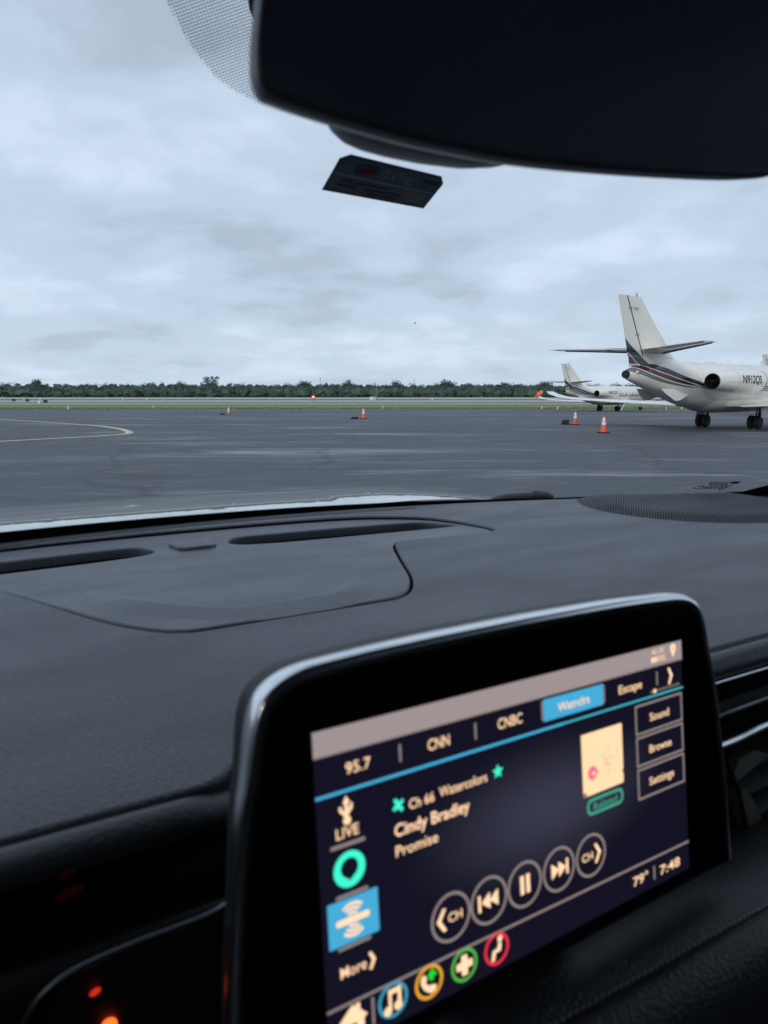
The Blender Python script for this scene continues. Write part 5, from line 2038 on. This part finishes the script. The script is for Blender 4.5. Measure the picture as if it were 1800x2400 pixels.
# --- cabin behind and around the driver
ZR = EYE + 0.375
add('roof', box((CX, -0.92, ZR + 0.02), (1.62, 2.50, 0.045), bevel=0.02), MT['headliner'], car)
add('roof_header', loft([[(x, glass_y(x, EYE + 0.355) + 0.03, EYE + 0.357), (x, 0.20, ZR + 0.04), (x, 0.20, ZR - 0.005), (x, glass_y(x, EYE + 0.34) - 0.05, EYE + 0.352)] for x in lin(-0.62, 1.07, 12)]), MT['headliner'], car, smooth=40)
for s, nm in ((-1, 'side_door'), (1, 'side_door')):
    xs_ = CX + s * 0.84
    d = add(nm, box((xs_, -0.40, EYE - 0.62), (0.10, 1.75, 0.86), bevel=0.02), MT['dark'], car)
    add('rear_side_panel', box((xs_, -1.70, EYE - 0.36), (0.10, 0.85, 0.44), bevel=0.02), MT['dark'], d)
    add('window_pillar', box((xs_, -0.52, EYE + 0.10), (0.09, 0.12, 0.58), bevel=0.02), MT['headliner'], d)
    add('window_pillar', box((xs_, -1.55, EYE + 0.10), (0.09, 0.30, 0.58), bevel=0.02), MT['headliner'], d)
    add('rear_side_glass', box((xs_, -0.99, EYE + 0.085), (0.006, 0.84, 0.58)), MT['tint'], d)
    sg = add('side_glass', box((xs_, 0.02, EYE + 0.085), (0.006, 0.92, 0.58)), MT['tint'] if s < 0 else MT['glass'], d)  # driver's pane darkened to keep side light off the left fascia
    add('cowl_side', box((xs_ + s * 0.06, 0.66, EYE - 0.62), (0.12, 0.5, 0.82), bevel=0.02), MT['dark'], d)
add('tailgate', box((CX, -2.12, EYE - 0.25), (1.70, 0.08, 1.28), bevel=0.02), MT['headliner'], car)
add('floor_pan', box((CX, -0.70, EYE - 1.12), (1.70, 2.80, 0.08)), MT['dark'], car)
add('firewall', box((CX, 0.55, EYE - 0.75), (1.70, 0.06, 0.68)), MT['black'], car)
for x in (-0.16, 0.61):
    seat = add('seat', box((x, -0.45, EYE - 0.66), (0.52, 0.50, 0.18), bevel=0.06, seg=3), MT['leather'], car, smooth=60)
    add('backrest', box((x, -0.76, EYE - 0.32), (0.50, 0.16, 0.66), Matrix.Rotation(R(-14), 3, 'X'), bevel=0.06, seg=3), MT['leather'], seat, smooth=60)
    add('headrest', box((x, -0.86, EYE + 0.09), (0.27, 0.10, 0.18), bevel=0.04, seg=3), MT['leather'], seat, smooth=60)
seat = add('rear_seat', box((CX, -1.45, EYE - 0.66), (1.35, 0.50, 0.18), bevel=0.06, seg=3), MT['leather'], car, smooth=60)
add('backrest', box((CX, -1.76, EYE - 0.30), (1.35, 0.16, 0.66), Matrix.Rotation(R(-14), 3, 'X'), bevel=0.06, seg=3), MT['leather'], seat, smooth=60)


# --- bonnet beyond the glass
def bonnet_z(x, y):
    q = y - 1.285
    z = -0.1995 - 0.087 * q - (0.024 if q > 0 else 0.09) * q * q
    z -= 0.034 * (abs(x - CX) / 0.85) ** 4
    xr = 0.576 + (y - 1.15) * 0.30
    for r in (max(0.0, x - xr), max(0.0, 2 * CX - xr - x)):
        z += 0.075 * r - 0.22 * r * r              # the outer panels lift beyond a crease
    if y > 2.0:
        z -= 2.2 * (y - 2.0) ** 2
    return EYE + z


def bonnet_pt(u, v):
    x = CX + u * 0.86
    y0 = db(x) + 0.085
    y = y0 + (2.22 - 0.30 * u * u - y0) * v
    return (x, y, bonnet_z(x, y))


add('bonnet', grid_bm(bonnet_pt, lin(-1, 1, 160), lin(0, 1, 48)), MT['carpaint'], car, smooth=60)
add('bonnet_sides', loft([[(CX + s * 0.87, y, min(bonnet_z(CX + s * 0.86, max(y, 1.0)), EYE - 0.27) - 0.02), (CX + s * 0.90, y, EYE - 0.60), (CX + s * 0.90, y, EYE - 1.15)] for s in (-1,) for y in lin(0.75, 2.0, 6)], closed=False), MT['carpaint'], car, smooth=60)
add('bonnet_sides', loft([[(CX + s * 0.87, y, min(bonnet_z(CX + s * 0.86, max(y, 1.0)), EYE - 0.27) - 0.02), (CX + s * 0.90, y, EYE - 0.60), (CX + s * 0.90, y, EYE - 1.15)] for s in (1,) for y in lin(0.75, 2.0, 6)], closed=False), MT['carpaint'], car, smooth=60)
add('grille_panel', box((CX, 2.12, EYE - 0.80), (1.72, 0.10, 0.75), bevel=0.04), MT['dark'], car)
add('cowl_panel', loft([[(x, db(x) + 0.02, EYE - 0.225), (x, db(x) + 0.10, EYE - 0.215), (x, db(x) + 0.16, EYE - 0.235)] for x in lin(-0.63, 1.08, 24)], closed=False), MT['wiper'], car, smooth=50)
# wiper arm with its pivot cap
wa = add('wiper_arm', tube_mesh([(0.800, 1.022, EYE - 0.1935), (0.822, 1.021, EYE - 0.1885), (0.846, 1.020, EYE - 0.1860), (0.915, 1.015, EYE - 0.1858)], 0.0080, 3, radii=[0.45, 0.8, 1.0, 1.0]), MT['wiper'], car, smooth=50)
bm = bmesh.new()
rings = [[(x, 1.014 + r * math.cos(a), EYE - 0.1858 - dz + r * math.sin(a)) for a in lin(0, 6.28318 * 15 / 16, 16)] for x, r, dz in ((0.905, 0.0082, 0), (0.907, 0.0098, 0), (0.925, 0.0096, 0.0006), (0.940, 0.0080, 0.002), (0.950, 0.0052, 0.0035), (0.955, 0.0015, 0.0045))]
loft(rings, bm=bm)
add('pivot_cap', bm, MT['wiper'], wa, smooth=60)
